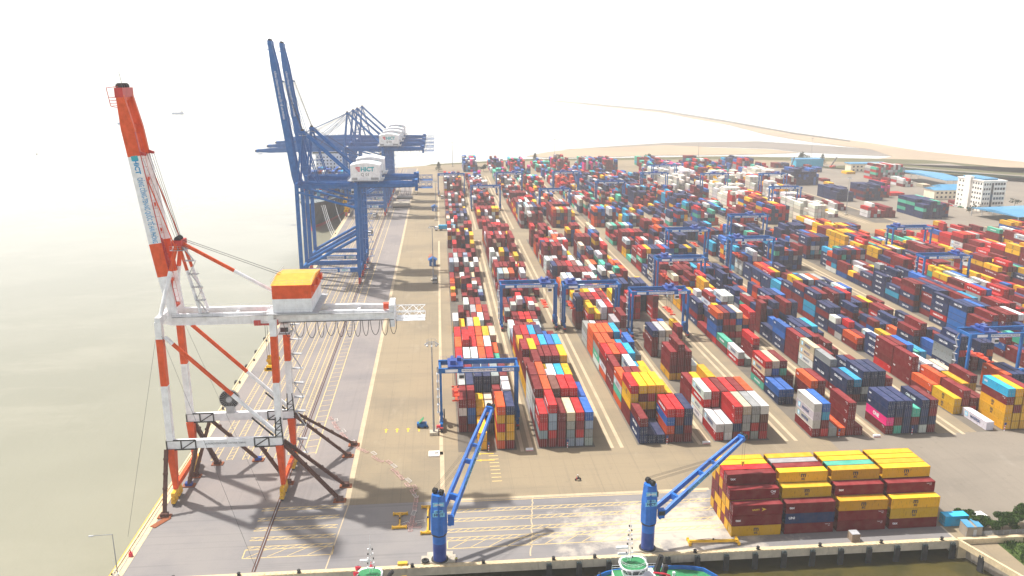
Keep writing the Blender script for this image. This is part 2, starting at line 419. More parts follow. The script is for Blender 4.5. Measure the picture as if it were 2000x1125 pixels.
# crane rails
b = MB()
for x in (-73.0, -43.2):
    y0 = 165.2
    b.box(x-.45, x+.45, y0, 985, 0, .035, 0); b.box(x-.09, x+.09, y0, 985, .035, .12, 1)
tag(b.build('crane_rails', [M['rust'], M['steel']]), kind='structure')
# raised quay kerbs with notched edge
b = MB(); y = QY
b.box(QX, QX+.5, QY+1.2, 1005, 0, .28, 0)
x = -74
while x < 121:
    b.box(x, x+1.0, QY, QY+.9, 0, .26, 0); b.box(x+1.0, x+1.25, QY, QY+.9, 0, .12, 0); x += 1.25
tag(b.build('quay_kerb', M['kerb']), kind='structure')
b = MB(); b.box(QX+.55, QX+2.6, QY+1.5, 1005, 0, .05); b.box(QX+2.7, 121, QY+.95, QY+1.55, 0, .04)
tag(b.build('quay_cope', M['kerb']), kind='structure')
tag(MB().box(QX-.2, QX, 165, 203, -.3, .34).build('yellow_kerb_rail', M['kerb_yellow']), 'long yellow painted fender rail on the outer quay edge left of the striped crane', 'kerb rail')

# ---- low ground to the right of the dock corner
b = MB(); b.prism([(121,163.4),(123,163.4),(138,110),(170,100),(700,100),(700,163.4)], -6, -2.6 if 0 else -.9, 0, 1)
tag(b.build('ramp_ground', [M['yard'], M['quay_wall']]), kind='structure')
b = MB(); g0, g1 = at(1942,1056,-.88), at(2002,1106,-.88); b.add([(g0.x,162.9,-.88),(g1.x,g1.y,-.88),(g1.x+9,g1.y-16,-.88),(240,128,-.88),(240,162.9,-.88)], [(0,1,2,3,4)])
M['grass'] = foliage('grass', (.03,.06,.012), (.09,.13,.03)); tag(b.build('grass_bank', M['grass']), kind='structure')
b = MB(); b.box(121, 400, 163.0, 164.0, -6, .5)
tag(b.build('concrete_kerb_wall', M['kerb']), 'low pale concrete wall running right from the dock corner beside the grass', 'wall')
b = MB(); b.beam((121.2,163,-.35),(138.3,109,-.35), .6, 1.5)
tag(b.build('dock_side_wall', M['kerb']), 'slanting concrete dock side wall with brown stains at lower right corner', 'wall')
# ---- far shore: sand, lagoon, spit, scrub
def pxpoly(pts, z): return [tuple(at(x, y, z)[:2]) for x, y in pts]
def wob(poly, amp=.012, n=5):
    out = []
    for (x0,y0),(x1,y1) in zip(poly, poly[1:]+poly[:1]):
        L = math.hypot(x1-x0, y1-y0)
        for i in range(n):
            t = i/n; out.append((x0+(x1-x0)*t+random.uniform(-1,1)*L*amp, y0+(y1-y0)*t+random.uniform(-1,1)*L*amp))
    return out
def shore(name, mat, px, z, th=1.5, w=.012):
    b = MB(); b.prism(wob(pxpoly(px, z), w), WZ-1, z)
    return tag(b.build(name, mat), kind='structure')
shore('sandbar', M['sand'], [(1028,305),(1070,297),(1120,291),(1200,288),(1300,283),(1400,288),(1500,291),(1560,298),(1480,301),(1400,302.5),(1290,303),(1150,307),(1080,308)], WZ+.3)
shore('mudflat', M['mud'], [(1100,292),(1190,286),(1300,279),(1370,277.5),(1480,276),(1590,283),(1700,291),(1745,301),(1740,305),(1640,301),(1560,297),(1500,290),(1400,287),(1300,284)], WZ+.15)
shore('sand_spit', M['sand'], [(1058,194.5),(1130,200),(1290,215),(1420,236),(1550,259),(1700,279),(1800,295),(2000,316),(2300,340),(2600,420),(2200,420),(2000,362),(1900,345),(1790,327),(1700,318),(1560,322),(1400,324),(1560,318),(1700,312),(1745,306),(1700,291),(1580,276),(1500,263),(1420,243),(1290,219.5),(1130,202.5),(1060,196)], WZ+.5, w=.004)
M['rock'] = ground_mat('rock', (.17,.165,.15), (.12,.115,.105), (.24,.22,.19), s1=.05, s2=.2)
shore('breakwater', M['rock'], [(1130,199.6),(1290,214.6),(1420,235.4),(1550,258.4),(1660,274),(1660,275.5),(1550,260.5),(1420,238),(1290,216.6),(1130,201.2)], WZ+1.6, w=.002)
b = MB(); b.prism(wob([(-20,1012),(120,1063),(380,1060),(560,998),(640,905),(700,905),(640,1040),(400,1110),(120,1095),(-10,1040)], .01), -5, -.6)
tag(b.build('shore_strip', M['scrub']), kind='structure')
b = MB(); b.prism(wob([(520,985),(560,985),(640,895),(900,615),(1300,420),(1600,600)]+[tuple(at(a,b_q,.4)[:2]) for a,b_q in ((2400,384),(2200,362),(2000,348),(1900,343),(1800,337),(1700,331),(1600,327))], .01), -5, .4)
tag(b.build('scrubland', M['scrub']), kind='structure')
b = MB()
pr = [(505,960),(560,880),(640,790),(760,660),(900,520)]
for (x0,y0),(x1,y1) in zip(pr[:-1], pr[1:]):
    b.add([(x0+14,y0+14,.46),(x1+14,y1+14,.46),(x1+30,y1+30,.46),(x0+30,y0+30,.46)], [(3,2,1,0)])
tag(b.build('access_road', M['yard_right']), kind='structure')
b = MB()
for (x0,y0),(x1,y1) in zip(pr[:-1], pr[1:]): b.beam((x0+10,y0+10,.9),(x1+10,y1+10,.9), 3.5, 2.6)
tag(b.build('roadside_hedge', M['leaf_far']), 'long dark hedge between the access road and the sheds', 'hedge')
# ------------------------------------------------------------------ containers
CC = dict(M=(.175,.004,.010), R=(.52,.004,.010), O=(.62,.075,.008), N=(.004,.027,.10), B=(.003,.10,.37), L=(.006,.33,.58), W=(.66,.67,.66),
          S=(.25,.33,.40), G=(.34,.36,.36), Y=(.76,.40,.004), T=(.06,.42,.29), P=(.80,.012,.22), C=(.60,.50,.34), D=(.03,.14,.07), K=(.17,.06,.045), A=(.74,.70,.62))
CNAME = dict(M='maroon', R='bright red', O='orange red', N='dark navy', B='blue', L='light blue', W='white', S='slate blue', G='grey', Y='mustard yellow', T='mint green', P='magenta', C='cream', D='dark green', K='brown', A='white refrigerated')
CL, CWd, CH = 12.19, 2.438, 2.70
def cont_mat(name, kind, src):
    m, nt, b = new_mat(name)
    if src == 'attr':
        a = node(nt, 'ShaderNodeAttribute'); a.attribute_name = 'col'; base = a.outputs['Color']
    else:
        a = node(nt, 'ShaderNodeObjectInfo'); base = a.outputs['Color']
    uv = node(nt, 'ShaderNodeUVMap'); sp = node(nt, 'ShaderNodeSeparateXYZ'); lk(nt, uv.outputs[0], sp.inputs[0])
    u, v = sp.outputs[0], sp.outputs[1]
    nz = noise(nt, .55, 4); nz2 = noise(nt, 3.0, 4, stretch=(1,1,.3))
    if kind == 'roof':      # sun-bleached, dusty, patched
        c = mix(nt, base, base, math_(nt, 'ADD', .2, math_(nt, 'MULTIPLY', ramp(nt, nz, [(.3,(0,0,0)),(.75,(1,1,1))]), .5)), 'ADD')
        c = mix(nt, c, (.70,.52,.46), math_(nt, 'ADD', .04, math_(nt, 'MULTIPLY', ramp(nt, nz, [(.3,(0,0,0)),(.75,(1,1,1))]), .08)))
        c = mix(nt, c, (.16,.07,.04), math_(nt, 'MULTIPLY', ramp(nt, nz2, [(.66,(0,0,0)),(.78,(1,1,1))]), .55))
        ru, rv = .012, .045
    else:
        c = mix(nt, base, (.50,.36,.28), math_(nt, 'MULTIPLY', ramp(nt, nz, [(.35,(0,0,0)),(.8,(1,1,1))]), .09))
        c = mix(nt, c, (.10,.035,.018), math_(nt, 'MULTIPLY', ramp(nt, nz2, [(.56,(0,0,0)),(.74,(1,1,1))]), .6))
        ru, rv = (.010, .055) if kind == 'side' else (.05, .045)
    if src == 'attr':
        e = math_(nt, 'MINIMUM', math_(nt, 'DIVIDE', math_(nt, 'MINIMUM', u, math_(nt, 'SUBTRACT', 1.0, u)), ru), math_(nt, 'DIVIDE', math_(nt, 'MINIMUM', v, math_(nt, 'SUBTRACT', 1.0, v)), rv))
        rim = ramp(nt, e, [(.75,(1,1,1)),(1.0,(0,0,0))])
        c = mix(nt, c, mix(nt, c, (.02,.015,.015), .55), rim)
        if kind == 'end':
            rods = math_(nt, 'ABSOLUTE', math_(nt, 'SUBTRACT', math_(nt, 'FRACT', math_(nt, 'MULTIPLY', u, 4.0)), .5))
            c = mix(nt, c, mix(nt, c, (.55,.55,.55), .35), ramp(nt, rods, [(.05,(1,1,1)),(.08,(0,0,0))]))
            seam = math_(nt, 'ABSOLUTE', math_(nt, 'SUBTRACT', u, .5))
            c = mix(nt, c, (.02,.015,.015), math_(nt, 'MULTIPLY', ramp(nt, seam, [(.008,(1,1,1)),(.016,(0,0,0))]), .8))
    if src == 'attr' and kind != 'end':
        wv = math_(nt, 'ABSOLUTE', math_(nt, 'SUBTRACT', math_(nt, 'FRACT', math_(nt, 'MULTIPLY', u, 43.0)), .5))
        bump(nt, b, wv, .5, .08)
    lk(nt, c, b.inputs['Base Color']); b.inputs['Roughness'].default_value = .8; b.inputs['Specular IOR Level'].default_value = .05
    return m
CM = {s: [cont_mat('container_%s_%s' % (k, s), k, s) for k in ('side', 'end', 'roof')] for s in ('attr', 'obj')}
def jitter(c, r=None):
    r = r or random; k = r.uniform(.60, .95)
    return tuple(max(.003, min(.85, x*k*r.uniform(.93,1.07))) for x in c)

# --- one detailed 40 ft / 20 ft container: corrugated body, frame, two doors
def body_mesh(L, W=CWd, H=CH-.05):
    b = MB(); fr = .13; ins = .035
    # frame: corner posts, top and bottom rails
    for x in (0, W-fr):
        for y in (0, L-fr): b.box(x, x+fr, y, y+fr, 0, H)
    for x in (0, W-.07):
        b.box(x, x+.07, fr, L-fr, 0, .17); b.box(x, x+.07, fr, L-fr, H-.10, H)
    for y in (0, L-.1): b.box(fr, W-fr, y, y+.1, 0, .15); b.box(fr, W-fr, y, y+.1, H-.12, H)
    # corrugated sides
    n = int(L/.28)
    for sx in (0, 1):
        prof = []
        for i in range(n):
            y0 = fr + (L-2*fr)*i/n; st = (L-2*fr)/n
            for t, d in ((0,.045),(.3,.045),(.5,.085),(.8,.085)): prof.append((y0+st*t, d))
        prof.append((L-fr, .045))
        vs = []; fs = []
        for y, d in prof:
            x = d if sx == 0 else W-d
            vs += [(x, y, .1), (x, y, H-.05)]
        for i in range(len(prof)-1):
            f = (2*i, 2*i+1, 2*i+3, 2*i+2); fs.append(f if sx == 0 else f[::-1])
        b.add(vs, fs, 0)
    # far end wall, roof and floor
    b.add([(fr,L-.05,.1),(W-fr,L-.05,.1),(W-fr,L-.05,H-.05),(fr,L-.05,H-.05)], [(3,2,1,0)], 0)
    vs = []; fs = []; n = int(L/.6); prof = []
    for i in range(n):
        y0 = .1 + (L-.2)*i/n; st = (L-.2)/n
        for t, d in ((0,.0),(.4,.0),(.55,.022),(.85,.022)): prof.append((y0+st*t, d))
    prof.append((L-.1, 0))
    for y, d in prof: vs += [(.07, y, H-.035+d), (W-.07, y, H-.035+d)]
    for i in range(len(prof)-1): fs.append((2*i, 2*i+1, 2*i+3, 2*i+2))
    b.add(vs, fs, 1)
    b.add([(.05,.05,.06),(W-.05,.05,.06),(W-.05,L-.05,.06),(.05,L-.05,.06)], [(3,2,1,0)], 0)
    me = bpy.data.meshes.new('container_body'); me.from_pydata(b.v, [], b.f)
    me.materials.append(CM['obj'][0]); me.materials.append(CM['obj'][2])
    me.polygons.foreach_set('material_index', b.m); me.update(); return me
def door_mesh(side, W=CWd, H=CH-.05):
    b = MB(); x0, x1 = (.14, W/2-.012) if side == 0 else (W/2+.012, W-.14)
    b.box(x0, x1, .03, .075, .16, H-.13, 0)
    w = x1-x0
    for t in (.28, .72):
        b.tube((x0+w*t, .01, .12), (x0+w*t, .01, H-.1), .022, n=5, mat=1)
        b.box(x0+w*t-.12, x0+w*t+.1, -.01, .03, 1.05, 1.12, 1)
    for z in (.5, 1.3, 2.1): b.box(x0-.01 if side == 0 else x1-.05, x0+.05 if side == 0 else x1+.01, .005, .03, z, z+.12, 1)
    me = bpy.data.meshes.new('door'); me.from_pydata(b.v, [], b.f)
    me.materials.append(CM['obj'][1]); me.materials.append(M['galv'])
    me.polygons.foreach_set('material_index', b.m); me.update(); return me
BODY = {40: body_mesh(CL), 20: body_mesh(6.058)}
DOORS = [door_mesh(0), door_mesh(1)]
# lettering: one mesh per text, shared by every container that carries it
def joined_text(parts, star=False):
    obs = []
    if star:
        b = MB(); v = []
        b.box(-.72,.72,-.72,.72,0,.006,0)
        for i in range(14):
            t = math.pi*2*i/14+.22; r = .62 if i % 2 == 0 else .26; v.append((r*math.cos(t), r*math.sin(t)))
        b.prism(v, .0, .014, 1); o = b.build('t', [M['letter_sky'], M['letter_white']], None, (-3.9,0,0)); obs.append(o)
    for s, size, x, y, mt, bold in parts:
        me = text_mesh(s, size, bold); me.materials.clear(); me.materials.append(M[mt])
        o = link('t', me); o.location = (x, y, 0); obs.append(o)
    for o in obs: o.matrix_basis = Matrix.Translation(o.location)
    o = merge_objs(obs, 'lettering'); me = o.data; bpy.data.objects.remove(o); return me
TXT = {
 'msc': joined_text([('m', 1.75, 0, .42, 'letter_black', .045), ('sc', 1.15, 0, -.55, 'letter_black', .03)]),
 'maersk': joined_text([('MAERSK', 1.35, .6, 0, 'letter_navy', .025)], True),
 'one': joined_text([('ONE', 1.7, 0, 0, 'letter_white', .06)]),
 'cma': joined_text([('CMA CGM', 1.15, -.3, 0, 'letter_white', .03)]),
 'kline': joined_text([('The "K" Factory', 1.05, -.6, 0.1, 'letter_white', .02), ('LINE', .8, 4.2, -.3, 'letter_white', .02)]),
 'hamburg': joined_text([('HAMBURG SÜD', 1.05, 0, 0, 'letter_white', .03)]),
 'tex': joined_text([('tex', .95, -4.6, .1, 'letter_white', .02)]),
 'cai': joined_text([('CAI', .8, 4.6, .5, 'letter_white', .02), ('22G1', .38, 4.7, -.1, 'letter_white', 0)]),
 'uasc': joined_text([('UNI', .9, -4.5, .1, 'letter_white', .02)]),
 'evergreen': joined_text([('EVERGREEN', 1.0, 0, 0, 'letter_white', .02)]),
 'yangming': joined_text([('YANG MING', 1.0, 0, 0, 'letter_red', .02)]),
 'gold': joined_text([('UNITY', .62, -.5, 0, 'kerb_yellow', .02), ('➤', 1.2, 1.5, .1, 'kerb_yellow', .02)]),
 'id': joined_text([('TGHU 452', .30, 4.6, .85, 'letter_white', 0), ('42G1', .26, 5.0, .45, 'letter_white', 0)]),
 'ids': joined_text([('CAIU 8042', .30, -4.5, .85, 'letter_black', 0)]),
}
def text_for(code, r):
    t = r.random()
    if code == 'Y': return 'msc' if t < .85 else None
    if code in 'WC': return 'maersk' if t < .85 else 'ids'
    if code == 'P': return 'one'
    if code == 'N': return 'cma' if t < .8 else 'tex'
    if code == 'R': return 'hamburg' if t < .5 else 'kline' if t < .65 else 'id'
    if code == 'M': return 'kline' if t < .06 else 'tex' if t < .3 else 'cai' if t < .5 else 'id'
    if code in 'TD': return 'evergreen' if t < .5 else 'uasc'
    if code in 'BLOS': return 'uasc' if t < .4 else 'id'
    return 'ids'

cells = []    # every container: dict(x,y,z,L,code,col,block,row,bay,tier, rot)
def put_stack(x, y, s, L=CL, **kw):
    for t, ch in enumerate(s):
        cells.append(dict(x=x, y=y, z=.12+t*CH, L=L, code=ch, tier=t, top=(t == len(s)-1), rot=0, **kw))
PAL = {'left': 'MMRWMMWMRMMGWNGSYYONCKM', 'mid': 'MMRMWMYRNYGWNMBBTCO', 'navy': 'NNNNNNMMMRYBBTWGLONM', 'right': 'MMMMYYYRRWNNBOTGMY', 'reef': 'AAAAAAAWA', 'far': 'MRRNNBBPTMGWLN'}
NEAR = {
 0: [["","","YY","","OYRYO","MYYYN"], ["MMWM","MBBM","MMY","GNC","MMMM","MMMMW"], ["MMMG","MMMN","NNNNN","NNNNN","MNNNG","MMNMM"], ["MMMR","MMMM","NNNG","MMWW","MMMO","MNG"],
     ["MOMR","OWGW","MMMW","MMOO","MMMR","MGT"], ["MMMO","MMMRR","MOMR","MMMO","MMMW","GMO"], ["GMMR","MMMM","MMRR","MMYO","WMMY","MMGC"]],
 1: [["MSRR","MRSSR","MMMM","SSGC","SRMR","GGSB"], ["MWWWM","MMMMO","MMMMK","MMMMR","MMRMR","GGSB"], ["WWWWM","MMMOO","MMMW","MMM","",""], ["YYMM","YYMMM","YYY","GGW","YYL","YYY"],
     ["YYMMM","MMYYY","YYMM","MMMM","YYMM","YMYY"], ["MMMY","YYMM","MMRR","GWWL","BBBB","NNGL"], ["YRRM","RRWR","WWLL","GGBN","WBB","MMM"]],
 2: [["NNM","N","N","MOBR","MNMR","MMNN"], ["MMYYR","MMYMY","MMYRY","MMYYY","MMYY","MM"], ["OTWO","MMMM","MMMM","MMYY","",""], ["MMMM","MM","MMWW","BBL","MMY","Y"], ["OWMR","MMMO","MMRR","OMBL","",""],
     ["WTGO","OOMO","MMO","MML","MMMB","GG"], ["OOOO","MMMO","MMOO","MOOL","MMM","M"]],
 3: [["RW","WW","MNRR","RGGC","GRGG","RMKW"], ["WWRW","MMRR","MMMM","MMMR","MMMM","MMMO"], ["MMM","MYY","YYYY","YYY","YY","Y"], ["","","","","",""], ["YMMM","YMMMM","MMMM","MW","Y",""], ["","","Y","","",""], ["MMMN","GWWG","GGWC","MMM","M",""]],
 4: [["MWWW","RMLB","G","O","MMMM","M"], ["","","","","",""], ["NB","NB","","","MMO","YMM"], ["TMCR","BMBC","TMTM","MM","",""], ["","","","","",""], ["RW","G","RMMR","","",""], ["MT","","","","",""]],
 5: [["MPNN","TMNN","NNNN","NMT","WNNN","MNMM"], ["","","","","",""], ["MNN","MNL","NWNN","NNNN","NNNN","BMM"], ["MNNG","","","NNN","NNM","MM"], ["GWCC","WWG","YMM","YM","",""], ["MMMM","NBBN","TWNM","TG","MNM","MM"]],
 6: [["","W","","YYYML","YYMYY","YYYYM"], ["YY","YMM","RM","MM","",""], ["MO","OOO","MR","M","YY","YYM"], ["MMMM","WW","OWW","DM","GG","GC"], ["RMMM","MMRM","NNBB","MMT","MBL",""]],
}
def section_far(k, x, sec, bay, y):
    return None
rnd = random.Random(11)
for k, x in enumerate(BX):
    for si, (y0, nb) in enumerate(SEC):
        if si == 2 and (k == 0 or rnd.random() < .15): continue
        pal = PAL['left'] if k < 3 else PAL['mid'] if k < 5 else PAL['navy'] if k < 9 else PAL['right']
        fill = rnd.uniform(.8, 1.0)
        level = 4.0; mcprev = 'M'
        for bay in range(nb):
            y = y0 + bay*12.75
            if y > 560 and x+16 > 322+(y-650)*.2: continue
            if x > 392 and y > 520: continue
            pass
            level = max(1.7, min(5.0, level + rnd.uniform(-1.9, 1.9)))
            near = NEAR.get(k, [])
            if si == 0 and bay < len(near):
                for r in range(6):
                    put_stack(x + r*(CWd+.28), y, near[bay][r], block=k, row=r, bay=bay, sec=si)
                continue
            p = pal
            if si == 1 and k == 8 and bay > 12: p = PAL['reef']
            if si == 1 and k in (9, 10, 11, 12) and bay < 22 and rnd.random() < .68: p = PAL['reef']
            if si == 2 or (si == 1 and bay > 21): p = PAL['far']
            if si == 0 and bay == nb-1 and rnd.random() < .5: continue
            if rnd.random() < .075: continue
            mc = rnd.choice(p[:9]) if rnd.random() < .6 else mcprev; mcprev = mc; t_ = rnd.random()
            base = p if t_ < .38 else mc*7 + p if t_ < .62 else mc*30 + p if t_ < .85 else mc*9 + rnd.choice(p)*8
            two = rnd.random() < .14
            for r in range(6):
                if rnd.random() > fill*.97: continue
                h = int(round(level + rnd.choice((0,0,0,0,-1,-1,-2,.6)))); h = max(0, min(5, h))
                if two:
                    for yy in (0, 6.13):
                        hh = max(0, h + rnd.choice((-1,0,0,0)))
                        put_stack(x + r*(CWd+.28), y+yy, ''.join(rnd.choice(base) for _ in range(hh)), L=6.058, block=k, row=r, bay=bay, sec=si)
                else:
                    cc_ = rnd.choice(base); st_ = ''.join(cc_ if rnd.random() < .45 else rnd.choice(base) for _ in range(h))
                    put_stack(x + r*(CWd+.28), y, st_, block=k, row=r, bay=bay, sec=si)
# loose groups on the open pavement (front-left corner, rows, bays, heights, palette)
GR = [((346,687),6,3,4,'N'),((372,690),7,2,5,'NNNM'),((395,706),4,2,5,'PMNR'),((331,604),4,1,4,'WRRW'),((342,602),4,2,3,'M'),((370,594),6,3,5,'NNNNNT'),((384,600),4,2,4,'NNM'),
      ((352,797),11,2,6,'NNNB'),((458,828),12,2,6,'RWTMG'),((398,822),3,1,1,'M'),((390,792),2,1,1,'Y'),((381,756),3,1,1,'O'),((400,955),7,1,2,'NM'),
      ((392,900),5,1,2,'MNY'),((420,905),6,1,2,'MNB'),((430,930),5,1,2,'MM'),((440,660),3,1,1,'M'),((412,715),5,1,1,'R'),((432,780),6,1,3,'WRM'),((458,775),4,2,3,'WRMW'),((476,770),3,1,2,'C'),
      ((322,640),4,2,2,'WAM'),((455,885),4,1,1,'Y')]
for gi, ((gx, gy), nr, nbz, hh, pp) in enumerate(GR):
    for bb in range(nbz):
        for r in range(nr):
            h = max(1, hh - rnd.choice((0,0,0,1)) - (1 if (r in (0, nr-1) and rnd.random() < .5 and hh > 2) else 0))
            put_stack(gx + r*(CWd+.22), gy + bb*12.4, ''.join(rnd.choice(pp) for _ in range(h)), block=100+gi, row=r, bay=bb, sec=9)
# quayside stacks, turned 90 degrees: long side to the front
SX = [67.7, 80.8, 94.0, 107.1]
MSC = [ [ "YMM", "YMYM", "MYYMM", "YYMYR", "MYMMY", "YMMYY" ], [ "MNM", "MMYY", "YYMYY", "MYYMM", "YMMYG", "MYYMY" ],
        [ "MMY", "YMYM", "MYYYY", "YMYMT", "MYYMY", "YMMYY" ], [ "MYY", "YYMM", "MYYMY", "YMYYY", "MYYYY", "YYMYY" ] ]
for si in range(4):
    for row in range(6):
        for t, ch in enumerate(MSC[si][row]):
            cells.append(dict(x=SX[si]+random.uniform(-.06,.06), y=169.7+row*2.62 + (0), z=.1+t*2.72, L=CL, code=ch, tier=t, top=(t == len(MSC[si][row])-1), rot=1, block=200+si, row=row, bay=0, sec=8))

for bayn in range(13):
    for r in range(11):
        yb = 640 + bayn*14.2
        if bayn == 8: continue
        rr0 = 5 if bayn > 1 else 3.5 + bayn
        if abs(r-5) > rr0: continue
        for t in range(max(1, 4 + (bayn > 4) - (bayn < 1)*2 + rnd.choice((-1,0,0)))):
            cells.append(dict(x=-95.6+(r-5.5)*2.6, y=yb, z=14.6+t*CH, L=CL, code=rnd.choice('BRBLNWMGBN'), tier=t, top=True, rot=0, block=300, row=r, bay=bayn, sec=7))
H = {}
for c in cells:
    kk = (c['block'], c['row'], c['bay'], c['sec']); H[kk] = max(H.get(kk, 0), c['tier']+1)
# the crossing/edge: is a face open to the air?
def proj(x, y, z):
    v = Vector((x, y, z-CAMH)); d = v.dot(_B); return 1000+1600*v.dot(_Rv)/d, 562.5-1600*v.dot(_U)/d, d
for c in cells:
    b_, r_, y_, s_ = c['block'], c['row'], c['bay'], c['sec']
    if c['rot']:
        left = True if b_ == 200 else False
        front = H.get((b_, r_-1, 0, s_), 0) <= c['tier']
        cx, cy = c['x']+CL/2, c['y']+CWd/2
        A = (CL*CH*.9 if front else 0) + (CWd*CH*.35 if left else 0)
    else:
        left = H.get((b_, r_-1, y_, s_), 0) <= c['tier']; front = H.get((b_, r_, y_-1, s_), 0) <= c['tier']
        cx, cy = c['x']+CWd/2, c['y']+c['L']/2
        A = (CWd*CH*.9 if front else 0) + (c['L']*CH*max(0, cx/math.hypot(cx, cy)) if left else 0)
    dist = math.sqrt(cx*cx+cy*cy+CAMH**2)
    if c['top']: A += c['L']*CWd*CAMH/dist
    px, py, d = proj(cx, cy, c['z']+1.3)
    c['score'] = A/d/d if (-20 < px < 2015 and py < 1140 and c['block'] < 300) else 0
    c['left'], c['front'], c['px'] = left, front, px
cells.sort(key=lambda c: -c['score'])
ORD = ['first','second','third','fourth','fifth','sixth','seventh','eighth','ninth','tenth','eleventh','twelfth','thirteenth','fourteenth','fifteenth','sixteenth','seventeenth']
TIER = ['bottom','second','third','fourth','fifth']
def container(c, r):
    col = jitter(CC[c['code']], r)
    nm = CNAME[c['code']]
    txt = text_for(c['code'], r)
    if c['rot']:
        si = c['block']-200
        if c['code'] == 'M': txt = {(0,0,2): 'gold', (0,0,1): 'tex', (0,1,3): 'cai'}.get((si, c['row'], c['tier']), r.choice(['tex','id']))
        if c['code'] == 'Y': txt = 'msc'
        if c['code'] == 'N': txt = 'uasc'
        lab = '%s container, %s tier, %s row, %s quayside stack from the left' % (nm, TIER[c['tier']], ['front','second','third','fourth','fifth','rear'][c['row']], ORD[si])
        o = thing('shipping_container', lab, 'container', (c['x'], c['y']+CWd, c['z']), R(-90), 'containers stacked on the quay edge')
    else:
        if c['block'] >= 100: where = 'loose stack on the open pavement'
        side = '%s bay' % ORD[c['bay']] if c['bay'] else 'front bay'
        sub = '' if c['L'] > 10 else ' near half,' if abs((c['y']-SEC[0][0]) % 12.75) < 1 else ' far half,'
        lab = '%s container, %s tier, %s row,%s %s of %s yard block' % (nm, TIER[c['tier']], ORD[c['row']], sub, side, ORD[c['block']] if c['block'] < 17 else 'loose')
        o = thing('shipping_container', lab, 'container', (c['x'], c['y'], c['z']), 0, 'containers stacked in the yard')
    body = link('body', BODY[40 if c['L'] > 10 else 20], o); body.color = (*col, 1)
    if (not c['rot'] and c['front']) or (c['rot'] and c['left']):
        for d in DOORS:
            e = link('door', d, o); e.color = (*col, 1)
    if txt and c['L'] > 10:
        me = TXT[txt]
        if c['rot'] and c['front']:
            t = link('lettering', me, o, (CWd-.02, CL/2, CH/2)); t.rotation_euler = (R(90), 0, R(90))
        elif not c['rot'] and c['left']:
            t = link('lettering', me, o, (.012, CL/2, CH/2)); t.rotation_euler = LEFT
    return o
NIND = 300
rr_ = random.Random(5)
for c in cells[:NIND]: container(c, rr_)

# ---- all the remaining containers: ONE mesh
class Big:
    def __init__(s): s.v = []; s.f = []; s.m = []; s.c = []; s.uv = []
big = Big(); letter = []
def quad(p, m, col, flip=False):
    o = len(big.v); big.v += p; big.f.append((o, o+1, o+2, o+3)); big.m.append(m); big.c.append(col)
rr_ = random.Random(6)
for c in cells[NIND:]:
    col = jitter(CC[c['code']], rr_)
    if c['rot']: x0, x1, y0, y1 = c['x'], c['x']+c['L'], c['y'], c['y']+CWd
    else:
        x0, x1, y0, y1 = c['x'], c['x']+CWd, c['y'], c['y']+c['L']
    z0, z1 = c['z'], c['z']+CH-.05
    ms, me_ = (1, 0) if c['rot'] else (0, 1)
    quad([(x0,y1,z0),(x0,y0,z0),(x0,y0,z1),(x0,y1,z1)], ms, col)
    quad([(x1,y0,z0),(x1,y1,z0),(x1,y1,z1),(x1,y0,z1)], ms, col)
    quad([(x0,y0,z0),(x1,y0,z0),(x1,y0,z1),(x0,y0,z1)], me_, col)
    quad([(x1,y1,z0),(x0,y1,z0),(x0,y1,z1),(x1,y1,z1)], me_, col)
    if c['rot']: quad([(x0,y0,z1),(x1,y0,z1),(x1,y1,z1),(x0,y1,z1)], 2, col)
    else: quad([(x1,y0,z1),(x1,y1,z1),(x0,y1,z1),(x0,y0,z1)], 2, col)
    if not c['rot'] and c['left'] and c['L'] > 10 and c['score'] > 0 and c['px'] > 1050 and c['y'] < 480:
        t = text_for(c['code'], rr_)
        if t in ('msc','maersk','cma','hamburg','one','evergreen','kline'): letter.append((t, x0, (y0+y1)/2, (z0+z1)/2))
me = bpy.data.meshes.new('stacked_containers'); me.from_pydata(big.v, [], big.f)
for k in CM['attr']: me.materials.append(k)
# lettering of those containers joins the same mesh
me.polygons.foreach_set('material_index', big.m)
at_ = me.attributes.new('col', 'FLOAT_COLOR', 'FACE')
at_.data.foreach_set('color', np.array([(*c, 1) for c in big.c], dtype=np.float32).ravel())
uvl = me.uv_layers.new(name='UVMap')
uvl.data.foreach_set('uv', np.tile(np.array([0,0,1,0,1,1,0,1], dtype=np.float32), len(big.f)))
me.update()
so = link('stacked_containers', me)
tag(so, 'dense mass of mixed coloured containers filling the yard blocks farther back', 'containers', kind='stuff')
byt = {}
for t, x, y, z in letter: byt.setdefault(t, []).append((x, y, z))
vs = []; fs = []; mi = []; mats = []
for t, ps in byt.items():
    src = TXT[t]; co = np.array([v.co[:] for v in src.vertices]); pl = [list(p.vertices) for p in src.polygons]
    mm = []
    for m in src.materials:
        if m not in mats: mats.append(m)
        mm.append(mats.index(m))
    pm = [mm[p.material_index] for p in src.polygons]
    # front faces only: the raised side
    keep = [i for i, p in enumerate(src.polygons) if p.normal.z > .5]
    for x, y, z in ps:
        o = len(vs); vs += [(x-.01-a[2], y-a[0], z+a[1]) for a in co]
        for i in keep: fs.append([o+j for j in pl[i]]); mi.append(pm[i])
if vs:
    me = bpy.data.meshes.new('lettering'); me.from_pydata(vs, [], fs)
    for m in mats: me.materials.append(m)
    me.polygons.foreach_set('material_index', mi); me.update()
    lo = link('lettering', me, so); lo['kind'] = 'stuff'
print('cells', len(cells), 'letters', len(letter), len(fs))
